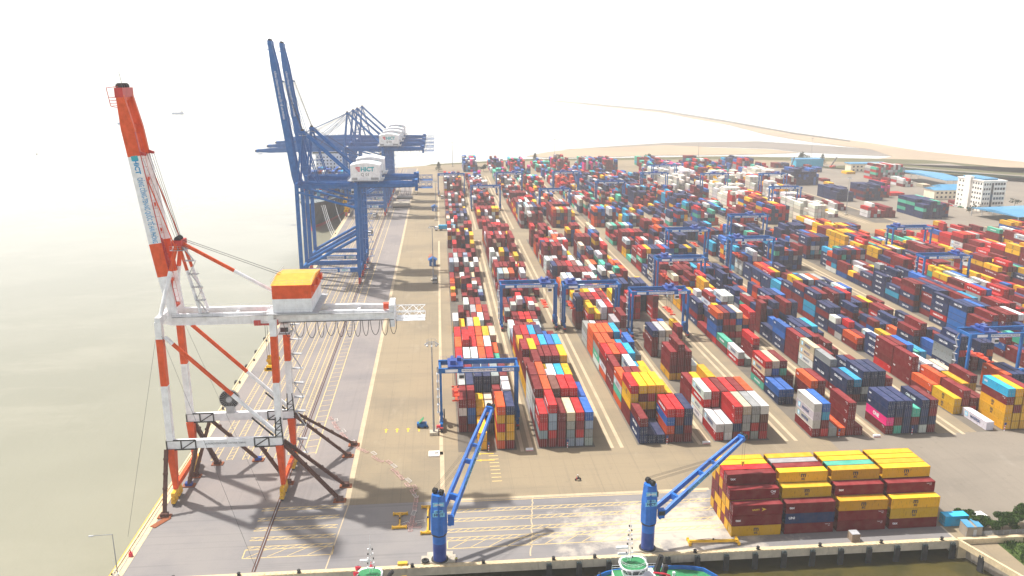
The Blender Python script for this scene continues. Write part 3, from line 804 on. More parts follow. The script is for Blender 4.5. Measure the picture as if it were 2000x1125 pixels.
# ------------------------------------------------------------------ yard gantry cranes (rubber tyred)
def make_rtg(span=23.7, H=19.6, trolley_x=.12, up=.55):
    """local origin: ground, middle of the near left leg line"""
    r = thing('gantry_crane', 'x', 'gantry crane')
    bl = M['crane_blue']; D = 7.2
    for sx in (0, 1):
        x = 0 if sx == 0 else span
        for sy in (0, 1):
            y = .6 if sy == 0 else D-.6
            b = MB(); b.beam((x, y, 2.6), (x, y, H-.6), .95, .75, .95, .75); b.beam((x, y, 2.2), (x, y, 3.4), 1.3, 1.3, .95, .75)
            b.build('leg', bl, r)
        b = MB(); b.beam((x, -1.6, 2.1), (x, D+1.6, 2.1), .8, 1.0); b.build('sill_beam', bl, r)
        for y in (-.9, D+.9):
            b = MB()
            b.box(x-.45, x+.45, y-1.4, y+1.4, .9, 1.6, 0)
            for yy in (y-.95, y+.95):
                b.tube((x-.38, yy, .75), (x+.38, yy, .75), .75, n=12, mat=1); b.tube((x-.40, yy, .75), (x+.40, yy, .75), .3, n=8, mat=2)
            b.build('bogie', [M['red'], M['rubber'], M['galv']], r)
    b = MB(); b.beam((-.6, -.2, H), (span+.6, -.2, H), .8, 1.5); b.build('girder', bl, r)
    b = MB(); b.beam((-.6, D+.2, H), (span+.6, D+.2, H), .8, 1.5); b.build('girder', bl, r)
    for x in (-.2, span+.2):
        b = MB(); b.beam((x, .2, H-.2), (x, D-.2, H-.2), .6, 1.0); b.build('end_beam', bl, r)
    b = MB(); b.rail([(0, D+.7, H+.75), (span, D+.7, H+.75)]); b.rail([(0, -.7, H+.75), (span, -.7, H+.75)]); b.build('handrail', bl, r)
    # signs on the front girder
    b = MB(); b.box(6.5, 17.2, -.64, -.61, H-.5, H+.45); b.box(19.0, 22.6, -.64, -.61, H-.5, H+.45); b.box(1.5, 5.3, -.64, -.61, H-.5, H+.45)
    sg = b.build('sign_panel', M['white'], r)
    a = lettering(RT1, M['letter_navy'], sg, (11.85, -.66, H), FRONT); c = lettering(RT2, M['letter_navy'], sg, (20.8, -.66, H), FRONT)
    # power reel and engine house on the sill
    b = MB(); b.box(span-.9, span+.9, 1.2, 5.4, 2.7, 5.0); b.box(span-.6, span+.6, 2, 4.4, 5.0, 5.4); b.build('power_house', bl, r)
    b = MB(); b.tube((.7, 3.6, 3.9), (1.1, 3.6, 3.9), 1.5, n=18, mat=0)
    for i in range(12):
        t = i*math.pi/6; b.beam((.62, 3.6, 3.9), (.62, 3.6+1.7*math.cos(t), 3.9+1.7*math.sin(t)), .06, mat=1)
    b.build('cable_reel', [M['black'], M['galv']], r)
    b = MB()                                        # zigzag ladder on the left rear leg
    for i in range(6):
        z = 3.2+i*2.6; b.box(-1.3, -.5, 5.6, 7.4, z, z+.08); b.beam((-.9, 7.2 if i % 2 else 5.8, z), (-.9, 5.8 if i % 2 else 7.2, z+2.6), .45, .08)
    b.rail([(-1.3, 5.6, 3.3), (-1.3, 7.4, 3.3)]); b.build('stair', M['galv'], r)
    # trolley with cab, hoist and spreader
    tx = trolley_x*span + 1.8
    b = MB(); b.box(tx-2.4, tx+2.4, -.4, D+.4, H+.8, H+1.3); b.box(tx-1.6, tx+.2, 1.2, 3.6, H+1.3, H+2.6); b.tube((tx-.9, 4.2, H+1.9), (tx-.9, 6.6, H+1.9), .6, n=10)
    b.box(tx+.6, tx+1.9, 4.4, 6.6, H+1.3, H+2.4); b.rail([(tx-2.4, -.3, H+1.3), (tx+2.4, -.3, H+1.3), (tx+2.4, D+.3, H+1.3)])
    t = b.build('trolley', M['jib_dark'], r)
    b = MB(); b.box(tx+1.0, tx+2.6, -1.4, .2, H-2.6, H-.9, 0); b.box(tx+1.05, tx+2.55, -1.43, -1.40, H-2.2, H-1.2, 1); b.build('cab', [M['white'], M['glass']], t)
    zs = 3.5 + up*(H-7)
    b = MB(); b.box(tx-1.1, tx+1.1, 0.4, D-.4, zs+.25, zs+.6); b.box(tx-.6, tx+.6, 2.4, 4.8, zs+.6, zs+1.3)
    b.box(tx-.4, tx+.4, -2.4, 9.6, zs, zs+.35)
    for y in (-2.4, 9.3): b.box(tx-1.2, tx+1.2, y, y+.3, zs-.15, zs+.35)
    sp = b.build('spreader', M['buoy_orange'], r)
    b = MB()
    for sx in (-.8, .8):
        for yy in (2.4, 4.8): b.tube((tx+sx, yy, zs+1), (tx+sx, yy, H+.8), .045, n=4, caps=False)
    b.build('hoist_rope', M['cable'], sp)
    return r
RT1 = text_mesh('HAI PHONG CONTAINER TERMINAL', .62, .01); RT2 = text_mesh('HICT 01', .8, .012)
# (column of the leg line, y of the near legs, trolley position, spreader height, where it stands, visible number)
RTGS = [(0,237.5,.03,.35,'at the near end of the first block beside the light mast'),(1,339,.72,.5,'straddling the second block, left of a matching pair'),
  (2,336,.05,.5,'straddling the third block, right of a matching pair'),(3,323,.62,.1,'over the fourth block, just right of the matching pair'),
  (4,384,.1,.5,'over the fifth block halfway up the first section'),(5,460,.62,.3,'over the fifth and sixth blocks near the middle of the yard'),
  (6,430,.1,.5,'over the seventh block behind navy containers'),(7,505,.5,.4,'over the eighth block, at the middle cross road'),
  (9,378,.7,.7,'over the tenth block among white containers'),(10,455,.1,.4,'over the eleventh block before the open pavement'),
  (6,256,.2,.4,'cut by the right picture edge beside yellow containers'),
  (0,750,.5,.5,'far end of the first block by the quay road'),(1,664,.2,.5,'over the second block beyond the middle cross road'),(2,754,.6,.5,'far end of the third block'),
  (3,640,.7,.5,'over the fourth block beyond the middle cross road'),(4,757,.3,.5,'over the fifth block near the far row of trees'),(5,683,.5,.3,'over the sixth block in the far section'),
  (7,742,.5,.4,'left of two close together at the far end of the eighth block'),(8,806,.4,.5,'farthest of all, among pink containers'),(9,731,.4,.5,'over white refrigerated containers at the back'),
  (11,726,.6,.5,'at the back right beside a navy pyramid stack'),(10,636,.5,.5,'over white containers beside the open pavement')]
rtg0 = make_rtg(); rtg0['group'] = 'blue yard gantry cranes'
rtg1 = None
for i, (k, y, tp, up, where) in enumerate(RTGS):
    x0 = BX[k]-5.4 if k % 2 == 0 else BX[k]-2.2
    if k == 6 and y < 300: x0 = BX[6]+18
    if i == 0: r = rtg0
    else:
        r = copy_thing(rtg0)
        dx = (tp-.12)*23.7
        for ch in r.children:
            n = ch.name.split('.')[0]
            if n == 'trolley': ch.location.x += dx
            if n == 'spreader': ch.location.x += dx
        if k % 2 == 1 and i % 3 == 0: pass
    r.location = (x0, y, 0); r['label'] = 'blue gantry crane ' + where
    if i == 0:
        pass
# ------------------------------------------------------------------ ship to shore cranes
TB1 = 'CẢNG CÔNG-TEN-NƠ QUỐC TẾ HẢI PHÒNG'
T_HICT = text_mesh('HICT', 1.0, .04); T_BOOM = text_mesh(TB1, 1.0, .012, align='LEFT')
T_SILL = text_mesh('HAI PHONG INTERNATIONAL CONTAINER TERMINAL', 1.0, .01)
def logo_marks(par, loc, s, rot=FRONT):
    """red shield with three slashes left of the name"""
    b = MB()
    for i, (x0, x1, y0, y1) in enumerate(((-.5,.5,.28,.5),(-.5,.5,-.02,.18),(-.25,.5,-.3,-.1),(0,.5,-.6,-.4))):
        b.add([(x0*s, y0*s, .0), (x1*s, y0*s, 0), (x1*s, y1*s, 0), ((x0-.12)*s, y1*s, 0)], [(0,1,2,3)])
    o = b.build('lettering', M['letter_red'], par, loc); o.rotation_euler = rot; return o
def make_sts(g, legY, zs, zg, boomL, lean, apex, house, back, col, two=None, foot='red', boom_up=True, num=None, sill_sign=True, rich=True, mats=None):
    """g gauge; legY half spacing; zs portal beam; zg girder level; local x=0 is the waterside rail"""
    r = thing('ship_crane', 'x', 'ship crane')
    A = mats['a']; Wt = mats['b']; F = mats['foot']; two = mats['two']
    rw = .9 if not two else 0
    for sx in (0, 1):
        x = 0 if sx == 0 else g
        for sy in (-1, 1):
            y = sy*legY
            b = MB(); w, h = (1.75, 1.6) if two else (1.9, 1.8)
            # foot tapers to the bogie, shaft above the portal beam
            b.beam((x, y, 3.4), (x, y, zs-1.1), 1.1, 1.1, 2.6 if two else 1.9, 2.0 if two else 1.6, mat=0)
            if two: b.bands((x, y, zs+1.2), (x-(.0 if sx == 0 else -.35), y*.92, zg+1.0), w, h, (.47, .86), (1, 0, 1))
            else: b.beam((x, y, zs-1.4), (x, y*.95, zg+1.2), w, h, mat=0)
            lg = b.build('leg', [A, Wt], r)
            b = MB(); yy = y
            b.box(x-.5, x+.5, y-2.9, y+2.9, 2.5, 3.4, 0)
            for dy in (-2, 2):
                b.box(x-.45, x+.45, y+dy-1.3, y+dy+1.3, 1.5, 2.4, 0)
                for d2 in (-.8, .8):
                    b.box(x-.5, x+.5, y+dy+d2-.6, y+dy+d2+.6, .7, 1.4, 0)
                    for d3 in (-.3, .3): b.tube((x-.3, y+dy+d2+d3, .45), (x+.3, y+dy+d2+d3, .45), .32, n=8, mat=1)
            b.build('bogie', [F, M['black']], r)
        b = MB(); zz = 3.9 if two else 5.0; b.beam((x, -legY, zz), (x, legY, zz), .9, 1.5, mat=0); b.build('sill_beam', A, r)
        if not two: b = MB(); b.beam((x, -legY+.8, zs), (x, legY-.8, zs), 1.1, 1.7, mat=0); b.build('side_tie', A, r)
        b = MB(); b.beam((x, -legY, zg+1.2), (x, legY, zg+1.2), 1.3, 1.8, mat=0); b.build('top_beam', Wt if two else A, r)
    for sy in (-1, 1):
        y = sy*legY
        b = MB(); b.beam((-.9, y, zs), (g+.9, y, zs), 1.3, 2.2); pb = b.build('portal_beam', Wt if two else A, r)
        if sy < 0:
            if two: lettering(T_SILL, M['steel'], pb, (g*.5, y-.68, zs), FRONT, (.42,.7,1))
            else:
                q = MB(); q.box(g*.30, g*.62, y-.69, y-.66, zs-.8, zs+.8); q.box(g*.66, g*.84, y-.69, y-.66, zs-.8, zs+.8); q.build('sign_panel', M['white'], pb)
                lettering(T_SILL, M['letter_navy'], pb, (g*.46, y-.72, zs), FRONT, (.36,.8,1)); lettering(T_HICT, M['letter_teal'], pb, (g*.75, y-.72, zs), FRONT, (1.3,1.3,1))
        # the long diagonal from the waterside top to the landside portal
        b = MB(); p, q = (1.2, y*.95, zg-3.0), (g-1.0, y, zs+2.4)
        if two: b.bands(p, q, 1.05, 1.05, (.07, .60), (1, 0, 1), tube=True)
        else:
            p, q = (g-.4, y, zs+17), (1.0, y, zs+1.5)
            b.tube(p, q, .85, n=10, mat=0)
            MB().tube((.6, y, zg-2.5), (g-.6, y, zg-11.0), .6, n=8, mat=0).build('tie_pipe', A, r)
        b.build('diagonal_brace', [A, Wt], r)
    # main girders over the portal, back reach and lattice tail
    xe = g+back; tail = xe+8.0
    for sy in (-1, 1):
        b = MB(); gh = 2.9 if two else 3.1; b.beam((-1.2, sy*2.9, zg), (1.8, sy*2.9, zg), 1.1, 1.4, 1.1, gh); b.beam((1.8, sy*2.9, zg), (xe-10, sy*2.9, zg), 1.1, gh); b.beam((xe-10, sy*2.9, zg), (xe, sy*2.9, zg), 1.1, gh, 1.1, gh*.65)
        b.build('girder', Wt if two else A, r)
    b = MB()
    for x in [1.5+i*(xe-3)/7 for i in range(8)]: b.beam((x, -2.3, zg+.2), (x, 2.3, zg+.2), .7, .9)
    b.build('cross_beam', Wt if two else A, r)
    b = MB(); b.lattice((xe, 0, zg-.2), (tail, 0, zg-.2), 5.6, 1.9, .18, 5, web=.1); b.box(xe+.4, tail, -2.6, 2.6, zg-2.0, zg-1.9)
    b.rail([(xe+.4, -2.7, zg-1.9), (tail, -2.7, zg-1.9), (tail, 2.7, zg-1.9)]); b.build('tail_platform', Wt if two else A, r)
    b = MB()
    for sy in (-3.9, 3.9):
        b.box(2, xe, sy-.35, sy+.35, zg+.75, zg+.82); b.rail([(2, sy*1.07, zg+.8), (xe, sy*1.07, zg+.8)], post=2.5)
    b.build('walkway', M['galv'] if two else A, r)
    # counter end with marker
    b = MB(); b.box(xe-1.2, xe+.2, -3.6, 3.6, zg-3.2, zg+2.6, 0); b.box(xe-2.6, xe-1.25, -3.3, -1.6, zg+1.4, zg+2.9, 1); b.build('end_frame', [Wt if two else A, M['buoy_orange'] if two else A], r)
    # festoon cable loops
    b = MB(); x = g+2.0
    while x < xe-1:
        n = 8; w = random.uniform(1.5, 2.6); dz = random.uniform(3.8, 4.4)
        b.path([(x+w*t/n, -3.7, zg-1.3-dz*(1-(2*t/n-1)**2)**.6) for t in range(n+1)], .075 if two else .06, 4); x += w+.35
    b.beam((g+1, -3.7, zg-1.25), (xe, -3.7, zg-1.25), .16); b.build('festoon_cable', M['cable'], r)
    # apex frame
    ax, az = apex
    b = MB()
    for sy in (-1, 1):
        if two:
            b.bands((0, sy*legY*.75, zg+1.5), (ax, sy*1.6, az), 1.1, 1.1, (.62,), (1, 0), tube=True)
            b.bands((ax+4.6, sy*3, zg+1), (ax+.3, sy*1.6, az), .8, .8, (.62,), (1, 0), tube=True)
        else:
            b.beam((0, sy*legY*.7, zg+1.5), (ax, sy*1.5, az), .9, .9); b.beam((ax+7, sy*2.9, zg+1), (ax+.3, sy*1.5, az), .5, .5)
            b.beam((.6, sy*legY*.55, zg+10), (ax+4.5, sy*2.5, zg+10), .3)
    b.build('apex_frame', [A, Wt], r)
    b = MB(); b.box(ax-1.1, ax+1.3, -2.2, 2.2, az-.8, az+.5, 0)
    for yy in (-1.2, -.4, .4, 1.2): b.tube((ax, yy-.15, az+.7), (ax, yy+.15, az+.7), .75, n=12, mat=1)
    b.box(ax-1.6, ax+2.4, -2.8, 2.8, az-1.9, az-1.8, 2); b.rail([(ax-1.6, -2.8, az-1.8), (ax+2.4, -2.8, az-1.8), (ax+2.4, 2.8, az-1.8)], mat=2)
    b.build('apex_head', [mats['head'], M['black'], M['galv']], r)
    hx0, hx1, hy, hz0, hz1 = house
    for sy in ((-.25,) if two else (-1, 1)):
        b = MB(); p = (ax+.6, sy*2.0, az-.2); q = (hx0+ (1.0 if two else 4), sy*3.4, hz0+2.2 if two else zg+1.5)
        if two: b.bands(p, q, .95, .95, (.52,), (0, 1), tube=True)
        else: b.tube(p, q, .6, n=8)
        b.build('backstay', [A, Wt], r)
    # stair tower of zigzag flights up the landside leg and from the girder to the apex
    b = MB(); z = 4.0; i = 0
    while z < zg-4:
        b.box(g+1.1, g+4.0, legY-1.0+0, legY+.6, z, z+.08); b.rail([(g+4.0, legY-1.0, z), (g+4.0, legY+.6, z)], post=1)
        b.beam((g+(1.4 if i % 2 else 3.6), legY-.3, z), (g+(3.6 if i % 2 else 1.4), legY-.3, z+4.2), .7, .12); z += 4.2; i += 1
    b.build('stair', M['galv'] if two else A, r)
    b = MB(); z = zg+1.5; i = 0
    while z < az-4:
        x = ax+5.4-(z-zg)*.16; b.box(x-1.1, x+1.4, -3.6, -2.4, z, z+.08); b.rail([(x+1.4, -3.6, z), (x-1.1, -3.6, z)], post=1.2)
        b.beam((x-.9 if i % 2 else x+1.1, -3, z), (x+1.0 if i % 2 else x-1.0, -3, z+3.4), .7, .1); z += 3.4; i += 1
    b.build('ladder', M['galv'] if two else A, r)
    # machinery house
    b = MB()
    if two:
        b.box(hx0, hx1, -hy, hy, hz0, hz0+(hz1-hz0)*.5, 1); b.box(hx0+.01, hx1-.01, -hy+.01, hy-.01, hz0+(hz1-hz0)*.5, hz1, 0)
        zr = hz1; b.add([(hx0-.2,-hy-.2,zr),(hx1+.2,-hy-.2,zr),(hx1+.2,0,zr+1.0),(hx0-.2,0,zr+1.0),(hx1+.2,hy+.2,zr),(hx0-.2,hy+.2,zr)], [(0,1,2,3),(3,2,4,5),(1,4,2),(0,3,5)], 2)
    else:
        b.box(hx0, hx1, -hy, hy, hz0, hz1, 1)
        n = 8; vs = []; fs = []
        for i in range(n+1):
            t = i/n; x = hx0-.2+(hx1-hx0+.4)*t; z = hz1+1.3*math.sin(math.pi*t); vs += [(x, -hy-.15, z), (x, hy+.15, z)]
        for i in range(n): fs.append((2*i, 2*i+2, 2*i+3, 2*i+1))
        fs += [tuple(range(0, 2*n+2, 2))[::-1]]
        b.add(vs, fs, 1)
        b.box(hx0+.7, hx0+3.4, -hy-.05, -hy, hz0+.3, hz0+1.5, 3); b.box(hx1-4.6, hx1-.7, -hy-.05, -hy, hz0+.3, hz0+1.5, 3)
        b.box(hx1, hx1+.06, -hy+1, -hy+3.5, hz0+1, hz0+4.6, 3)
    hs = b.build('machinery_house', [A, M['white'], mats['roof'], M['steel']], r)
    b = MB(); b.box(hx0-1.6, hx1+1.6, -hy-1.1, hy+1.1, hz0-.25, hz0-.05, 0); b.rail([(hx0-1.6,-hy-1.1,hz0-.05),(hx1+1.6,-hy-1.1,hz0-.05),(hx1+1.6,hy+1.1,hz0-.05),(hx0-1.6,hy+1.1,hz0-.05),(hx0-1.6,-hy-1.1,hz0-.05)])
    for x in (hx0+1, hx1-1):
        for sy in (-1, 1): b.beam((x, sy*2.9, zg+.8), (x, sy*2.9, hz0-.2), .6)
    if two:
        b.rail([(hx0,-hy,hz1),(hx1,-hy,hz1)], h=1.2); b.rail([(hx0,-hy,hz1),(hx0,hy,hz1)], h=1.2); b.rail([(hx1,-hy,hz1),(hx1,hy,hz1)], h=1.2)
    b.build('service_platform', M['galv'], r)
    if two:
        b = MB()
        for yy in (-hy+1.5, 0, hy-3): b.box(hx1, hx1+.7, yy, yy+2.0, hz1-2.2, hz1-.7)
        b.build('vent_hood', A, hs)
    else:
        cx = (hx0+hx1)/2
        lettering(T_HICT, M['letter_teal'], hs, (cx+1.2, -hy-.06, hz0+5.7), FRONT, (3.0,3.0,1)); logo_marks(hs, (cx-3.6, -hy-.06, hz0+5.9), 2.1)
        if num: lettering(text_mesh(num, 1.0, .02), M['steel'], hs, (cx, -hy-.06, hz0+3.0), FRONT, (2.1,2.1,1))
    # boom
    hx, hz = (2.2 if two else -.7), zg+.6
    d = Vector((math.sin(lean), 0, math.cos(lean))) if boom_up else Vector((-1, 0, -.02)).normalized()
    up = Vector((1, 0, 0)) if boom_up else Vector((0, 0, 1))
    nrm = up-(up.dot(d))*d; nrm.normalize()
    h0 = Vector((hx, 0, hz)); tip = h0+d*boomL
    bm = MB()
    def seg(t0, t1, h0_, h1_, mt, y):
        p = h0+d*boomL*t0; q = h0+d*boomL*t1; w = .95
        v = []
        for c, hh in ((p, h0_), (q, h1_)):
            for sa, sb in ((-1,-1),(1,-1),(1,1),(-1,1)): v.append(c+Vector((0, y+sa*w/2, 0))+nrm*(hh/2*sb))
        bm.add(v, [(0,1,2,3),(4,7,6,5),(0,4,5,1),(1,5,6,2),(2,6,7,3),(3,7,4,0)], mt)
    for y in (-2.9, 2.9):
        if two:
            for t0, t1, a_, b_2, mt in ((0,.19,1.9,2.9,1),(.19,.34,2.9,3.2,0),(.34,.72,3.2,3.1,1),(.72,.84,3.1,3.1,0),(.84,1,3.1,1.5,0)): seg(t0, t1, a_, b_2, mt, y)
        else:
            for t0, t1, a_, b_2 in ((0,.06,2.6,3.5),(.06,.84,3.5,3.2),(.84,1,3.2,1.5)): seg(t0, t1, a_, b_2, 0, y)
    bo = bm.build('boom', [A, Wt], r)
    b = MB()
    for i in range(9):
        c = h0+d*boomL*(.04+.115*i); b.beam(c+Vector((0,-2.5,0)), c+Vector((0,2.5,0)), .7, .8)
    for i in range(8):
        c = h0+d*boomL*(.04+.115*i); c2 = h0+d*boomL*(.04+.115*(i+1)); b.beam(c+Vector((0,-2.4,0)), c2+Vector((0,2.4,0)), .25)
    b.build('boom_tie', A, bo)
    b = MB(); side = -1 if boom_up else 1    # tip platform hangs on the outer side
    tp = tip+d*.6
    b.beam(tp-d*1.4+Vector((0,-3.5,0)), tp-d*1.4+Vector((0,3.5,0)), 1.9, 2.2, mat=0)
    for yy in (-2.2, -.8, .8, 2.2): b.tube(tp+Vector((0,yy-.2,0)), tp+Vector((0,yy+.2,0)), .8, n=10, mat=1)
    o2 = tp-nrm*2.6
    for yy in (-3.2, 3.2):
        b.beam(tp+Vector((0,yy,0)), o2+Vector((0,yy,0)), .14, mat=0); b.beam(o2+Vector((0,yy,0)), o2-d*4.2+Vector((0,yy,0)), .14, mat=0); b.beam(o2-d*4.2+Vector((0,yy,0)), tip-d*4.6+Vector((0,yy,0)), .14, mat=0)
    for t in (2.2, 2.9, 3.6, 4.2): b.beam(o2-d*t+Vector((0,-3.2,0)), o2-d*t+Vector((0,3.2,0)), .1, mat=0); b.beam(o2-d*t+Vector((0,-3.2,0)), tip-d*t*.9+Vector((0,-3.2,0)), .1, mat=0)
    b.tube(tp, tp+Vector((-.5,0,3.4)), .05, n=4, mat=1)
    b.build('boom_head', [mats['head'], M['black']], bo)
    # walkway along the boom and sheave bracket
    b = MB(); o1 = nrm*1.7
    b.beam(h0+d*boomL*.05+o1+Vector((0,-3.6,0)), h0+d*boomL*.82+o1*.95+Vector((0,-3.6,0)), .5, .08)
    for i in range(22):
        c = h0+d*boomL*(.06+.036*i)+o1+Vector((0,-3.6,0)); b.beam(c, c+nrm*.95, .05)
    b.beam(h0+d*boomL*.06+o1+nrm*.95+Vector((0,-3.6,0)), h0+d*boomL*.82+o1+nrm*.95+Vector((0,-3.6,0)), .05)
    b.beam(h0+d*boomL*.74+Vector((0,-2.9,0)), h0+d*boomL*.72+nrm*2.7+Vector((0,-2.9,0)), .9, 1.2, .4, .5); b.beam(h0+d*boomL*.74+Vector((0,2.9,0)), h0+d*boomL*.72+nrm*2.7+Vector((0,2.9,0)), .9, 1.2, .4, .5)
    b.beam(h0+d*boomL*.2+o1*1.2+Vector((0,-2.9,0)), h0+d*boomL*.36+o1*.8+Vector((0,-2.9,0)), .35, .8)
    b.build('boom_walkway', mats['head'], bo)
    # ropes
    b = MB()
    if boom_up:
        for yy in (-1.2, -.4, .4, 1.2):
            b.tube((ax+.3, yy, az+.6), h0+d*boomL*.73+nrm*2.7+Vector((0,yy*2,0)), .06, n=4, caps=False)
        b.tube((ax, -1.4, az), h0+d*boomL*.9+Vector((0,-2.9,0)), .04, n=4, caps=False)
        for sy in (-2.9, 2.9):                          # folded forestay links
            m1 = h0+d*boomL*.30+nrm*4.4+Vector((0,sy,0)); m2 = h0+d*boomL*.34+nrm*1.4+Vector((0,sy,0))
            b.beam((ax, sy*.6, az-.4), m1, .22, mat=1); b.beam(m1, h0+d*boomL*.66+nrm*1.2+Vector((0,sy,0)), .22, mat=1)
    else:
        for sy in (-1, 1):
            b.beam((ax, sy*1.6, az), h0+d*boomL*.46+Vector((0,sy*2.9,1.0)), .30, mat=1); b.beam((ax, sy*1.6, az), h0+d*boomL*.88+Vector((0,sy*2.9,1.0)), .30, mat=1)
        for yy in (-.7, .7): b.tube((ax, yy, az+.6), h0+d*boomL*.70+Vector((0,yy*2,1.4)), .08, n=4, caps=False); b.tube((ax, yy, az+.6), h0+d*boomL*.3+Vector((0,yy*2,1.4)), .08, n=4, caps=False)
    b.tube((ax+1, -.7, az+.5), (hx0+3, -1, hz1), .06, n=4, caps=False); b.tube((ax+1, .7, az+.5), (hx0+3, 1, hz1), .06, n=4, caps=False)
    b.build('stay_rope', [M['cable'], A], r)
    # name along the boom side
    if boom_up:
        # text runs down the boom: x axis = -d, normal towards -Y
        rot = Matrix((( -d.x, nrm.x, 0), (-d.y, nrm.y, -1), (-d.z, nrm.z, 0)))
        if rot.determinant() < 0: rot = Matrix(((-d.x, -nrm.x, 0), (0, 0, -1), (-d.z, -nrm.z, 0)))
        eul = rot.to_euler()
        if two:
            lettering(T_BOOM, M['letter_blue'], bo, h0+d*boomL*.630+Vector((0,-3.42,0)), eul, (.78,1.75,1)); lettering(T_HICT, M['letter_blue'], bo, h0+d*boomL*.675+Vector((0,-3.42,0)), eul, (1.5,1.6,1))
            q = MB(); q.box(-.6,.6,-.8,.8,0,.02); o = q.build('lettering', M['letter_teal'], bo, h0+d*boomL*.712+Vector((0,-3.40,0))); o.rotation_euler = eul
        else: lettering(T_BOOM, M['letter_white'], bo, h0+d*boomL*.80+Vector((0,-3.42,0)), eul, (1.15,1.35,1))
    # trolley, cab, spreader
    tx = mats['trolley']
    b = MB(); b.box(tx-3, tx+3, -3.5, 3.5, zg-2.0, zg-1.5, 0)
    for sx in (-2.2, 2.2):
        b.box(tx+sx-.8, tx+sx+.8, -3.9, -3.0, zg-1.9, zg-.6, 0)
    b.rail([(tx-3.6, -3.9, zg-2), (tx+3.6, -3.9, zg-2)], mat=1)
    t = b.build('trolley', [M['red'] if two else A, M['galv']], r)
    b = MB(); b.box(tx+3.0, tx+5.2, -2.2, .2, zg-4.6, zg-2.2, 0); b.box(tx+3.1, tx+5.1, -2.24, -2.2, zg-4.3, zg-3.1, 1); b.box(tx+2.6, tx+5.6, -3.0, .6, zg-4.8, zg-4.65, 2); b.build('cab', [M['white'], M['glass'], M['galv']], t)
    zp = mats['spread']
    b = MB(); b.box(tx-1.1, tx+1.1, -1.9, 1.9, zp+1.4, zp+2.0); b.box(tx-.9, tx+.9, -1.4, 1.4, zp+.7, zp+1.3); b.box(tx-.6, tx+.6, -4.4, 4.4, zp, zp+.6)
    for y in (-4.4, 4.1): b.box(tx-1.2, tx+1.2, y, y+.35, zp-.3, zp+.6)
    for y in (-3, 0, 3): b.box(tx-.9, tx+.9, y-.5, y+.5, zp+.1, zp+.8)
    for sx in (-.7, .7): b.tube((tx+sx, -.2, zp+2.2), (tx+sx, .2, zp+2.2), .45, n=8)
    sp = b.build('spreader', M['yellow'], r)
    b = MB()
    for sx in (-.9, .9):
        for sy in (-1.2, 1.2): b.tube((tx+sx, sy, zp+2), (tx+sx, sy, zg-1.8), .05, n=4, caps=False)
    b.build('hoist_rope', M['cable'], sp)
    return r
WH = dict(a=M['orange'], b=M['white'], foot=M['yellow'], two=True, head=M['red'], roof=M['house_yellow'], trolley=25.0, spread=33.5)
Wx, Wy = -69.8, 208.3
wc = make_sts(27.3, 8.6, 15.8, 47.3, 56.5, math.atan(-.125), (4.4, 66.8), (28.0, 37.5, 8.6, 50.0, 57.0), 30.0, None, mats=WH)
wc.location = (Wx, Wy, 0); wc['label'] = 'orange and white striped ship crane with raised boom, propped by rusty struts'
# cable reel, temporary black joint frames on the striped crane
b = MB(); b.tube((11.0, 8.9, 21.2), (11.7, 8.9, 21.2), 2.6, n=28, mat=0); b.tube((11.0-.0, 7.6, 21.2), (11, 9.8, 21.2), .7, n=12, mat=1)
b2 = MB(); cxr, czr = 11.0, 21.0
for yy in (7.75, 8.35):
    for i in range(24):
        t = i*math.pi/12; b2.beam((cxr, yy, czr), (cxr+2.7*math.cos(t), yy, czr+2.7*math.sin(t)), .05, mat=1)
n_ = 28
for i in range(n_):
    t0, t1 = 2*math.pi*i/n_, 2*math.pi*(i+1)/n_
    for yy in (7.7, 8.4): b2.beam((cxr+2.7*math.cos(t0), yy, czr+2.7*math.sin(t0)), (cxr+2.7*math.cos(t1), yy, czr+2.7*math.sin(t1)), .08, mat=1)
b2.tube((cxr, 7.78, czr), (cxr, 8.32, czr), 2.6, n=28, mat=0); b2.tube((cxr, 7.3, czr), (cxr, 8.6, czr), .8, n=12, mat=1); b2.box(cxr-1.1, cxr+1.1, 7.6, 9.2, 16.9, 19.0, 1)
b2.build('cable_reel', [M['black'], M['galv']], wc)
for sy in (-1, 1):
    y = sy*8.6
    for x in (0, 27.3):
        b = MB(); s = 1 if x == 0 else -1
        x0, x1 = (x-1.0, x+6.4) if x == 0 else (x-6.4, x+1.0)
        for z in (14.55, 17.05):
            b.box(x0, x1, y-.86, y-.70, z-.16, z+.16)
        for xx in (x0+.1, (x0+x1)/2, x1-.1): b.box(xx-.14, xx+.14, y-.86, y-.70, 14.7, 16.9)
        b.beam((x0+ (3.7 if x == 0 else 0), y-.78, 14.6), (x1-(0 if x == 0 else 3.7), y-.78, 17.0), .22)
        if x: 
            for dx in (-.9, .9): b.beam((x+dx, y-.85, 17), (x+dx*.7, y-.85, 22.5), .28)
            for k in range(3): b.beam((x-.85, y-.85, 17.3+1.7*k), (x+.85, y-.85, 18.8+1.7*k), .2); b.beam((x-.85, y-.85, 17.3+1.7*k), (x+.85, y-.85, 17.3+1.7*k), .2)
            b.beam((x-1.4, y-.7, 17.4), (x-6.5, y-.7, 22.6), .35)
        b.build('joint_frame', M['black'], wc)
b = MB()
for top, g in (((-.9,-8.6,44), at(250,1050)), ((0,-8,46), at(500,1112)), ((.4,8.2,45), at(520,980)), ((-.8,8.6,45), at(388,905))):
    b.tube(top, (g.x-Wx, g.y-Wy, .2), .035, n=4, caps=False)
for g in ((250,1050),(500,1112),(520,980),(388,905)): pass
b.build('guy_rope', M['cable'], wc)
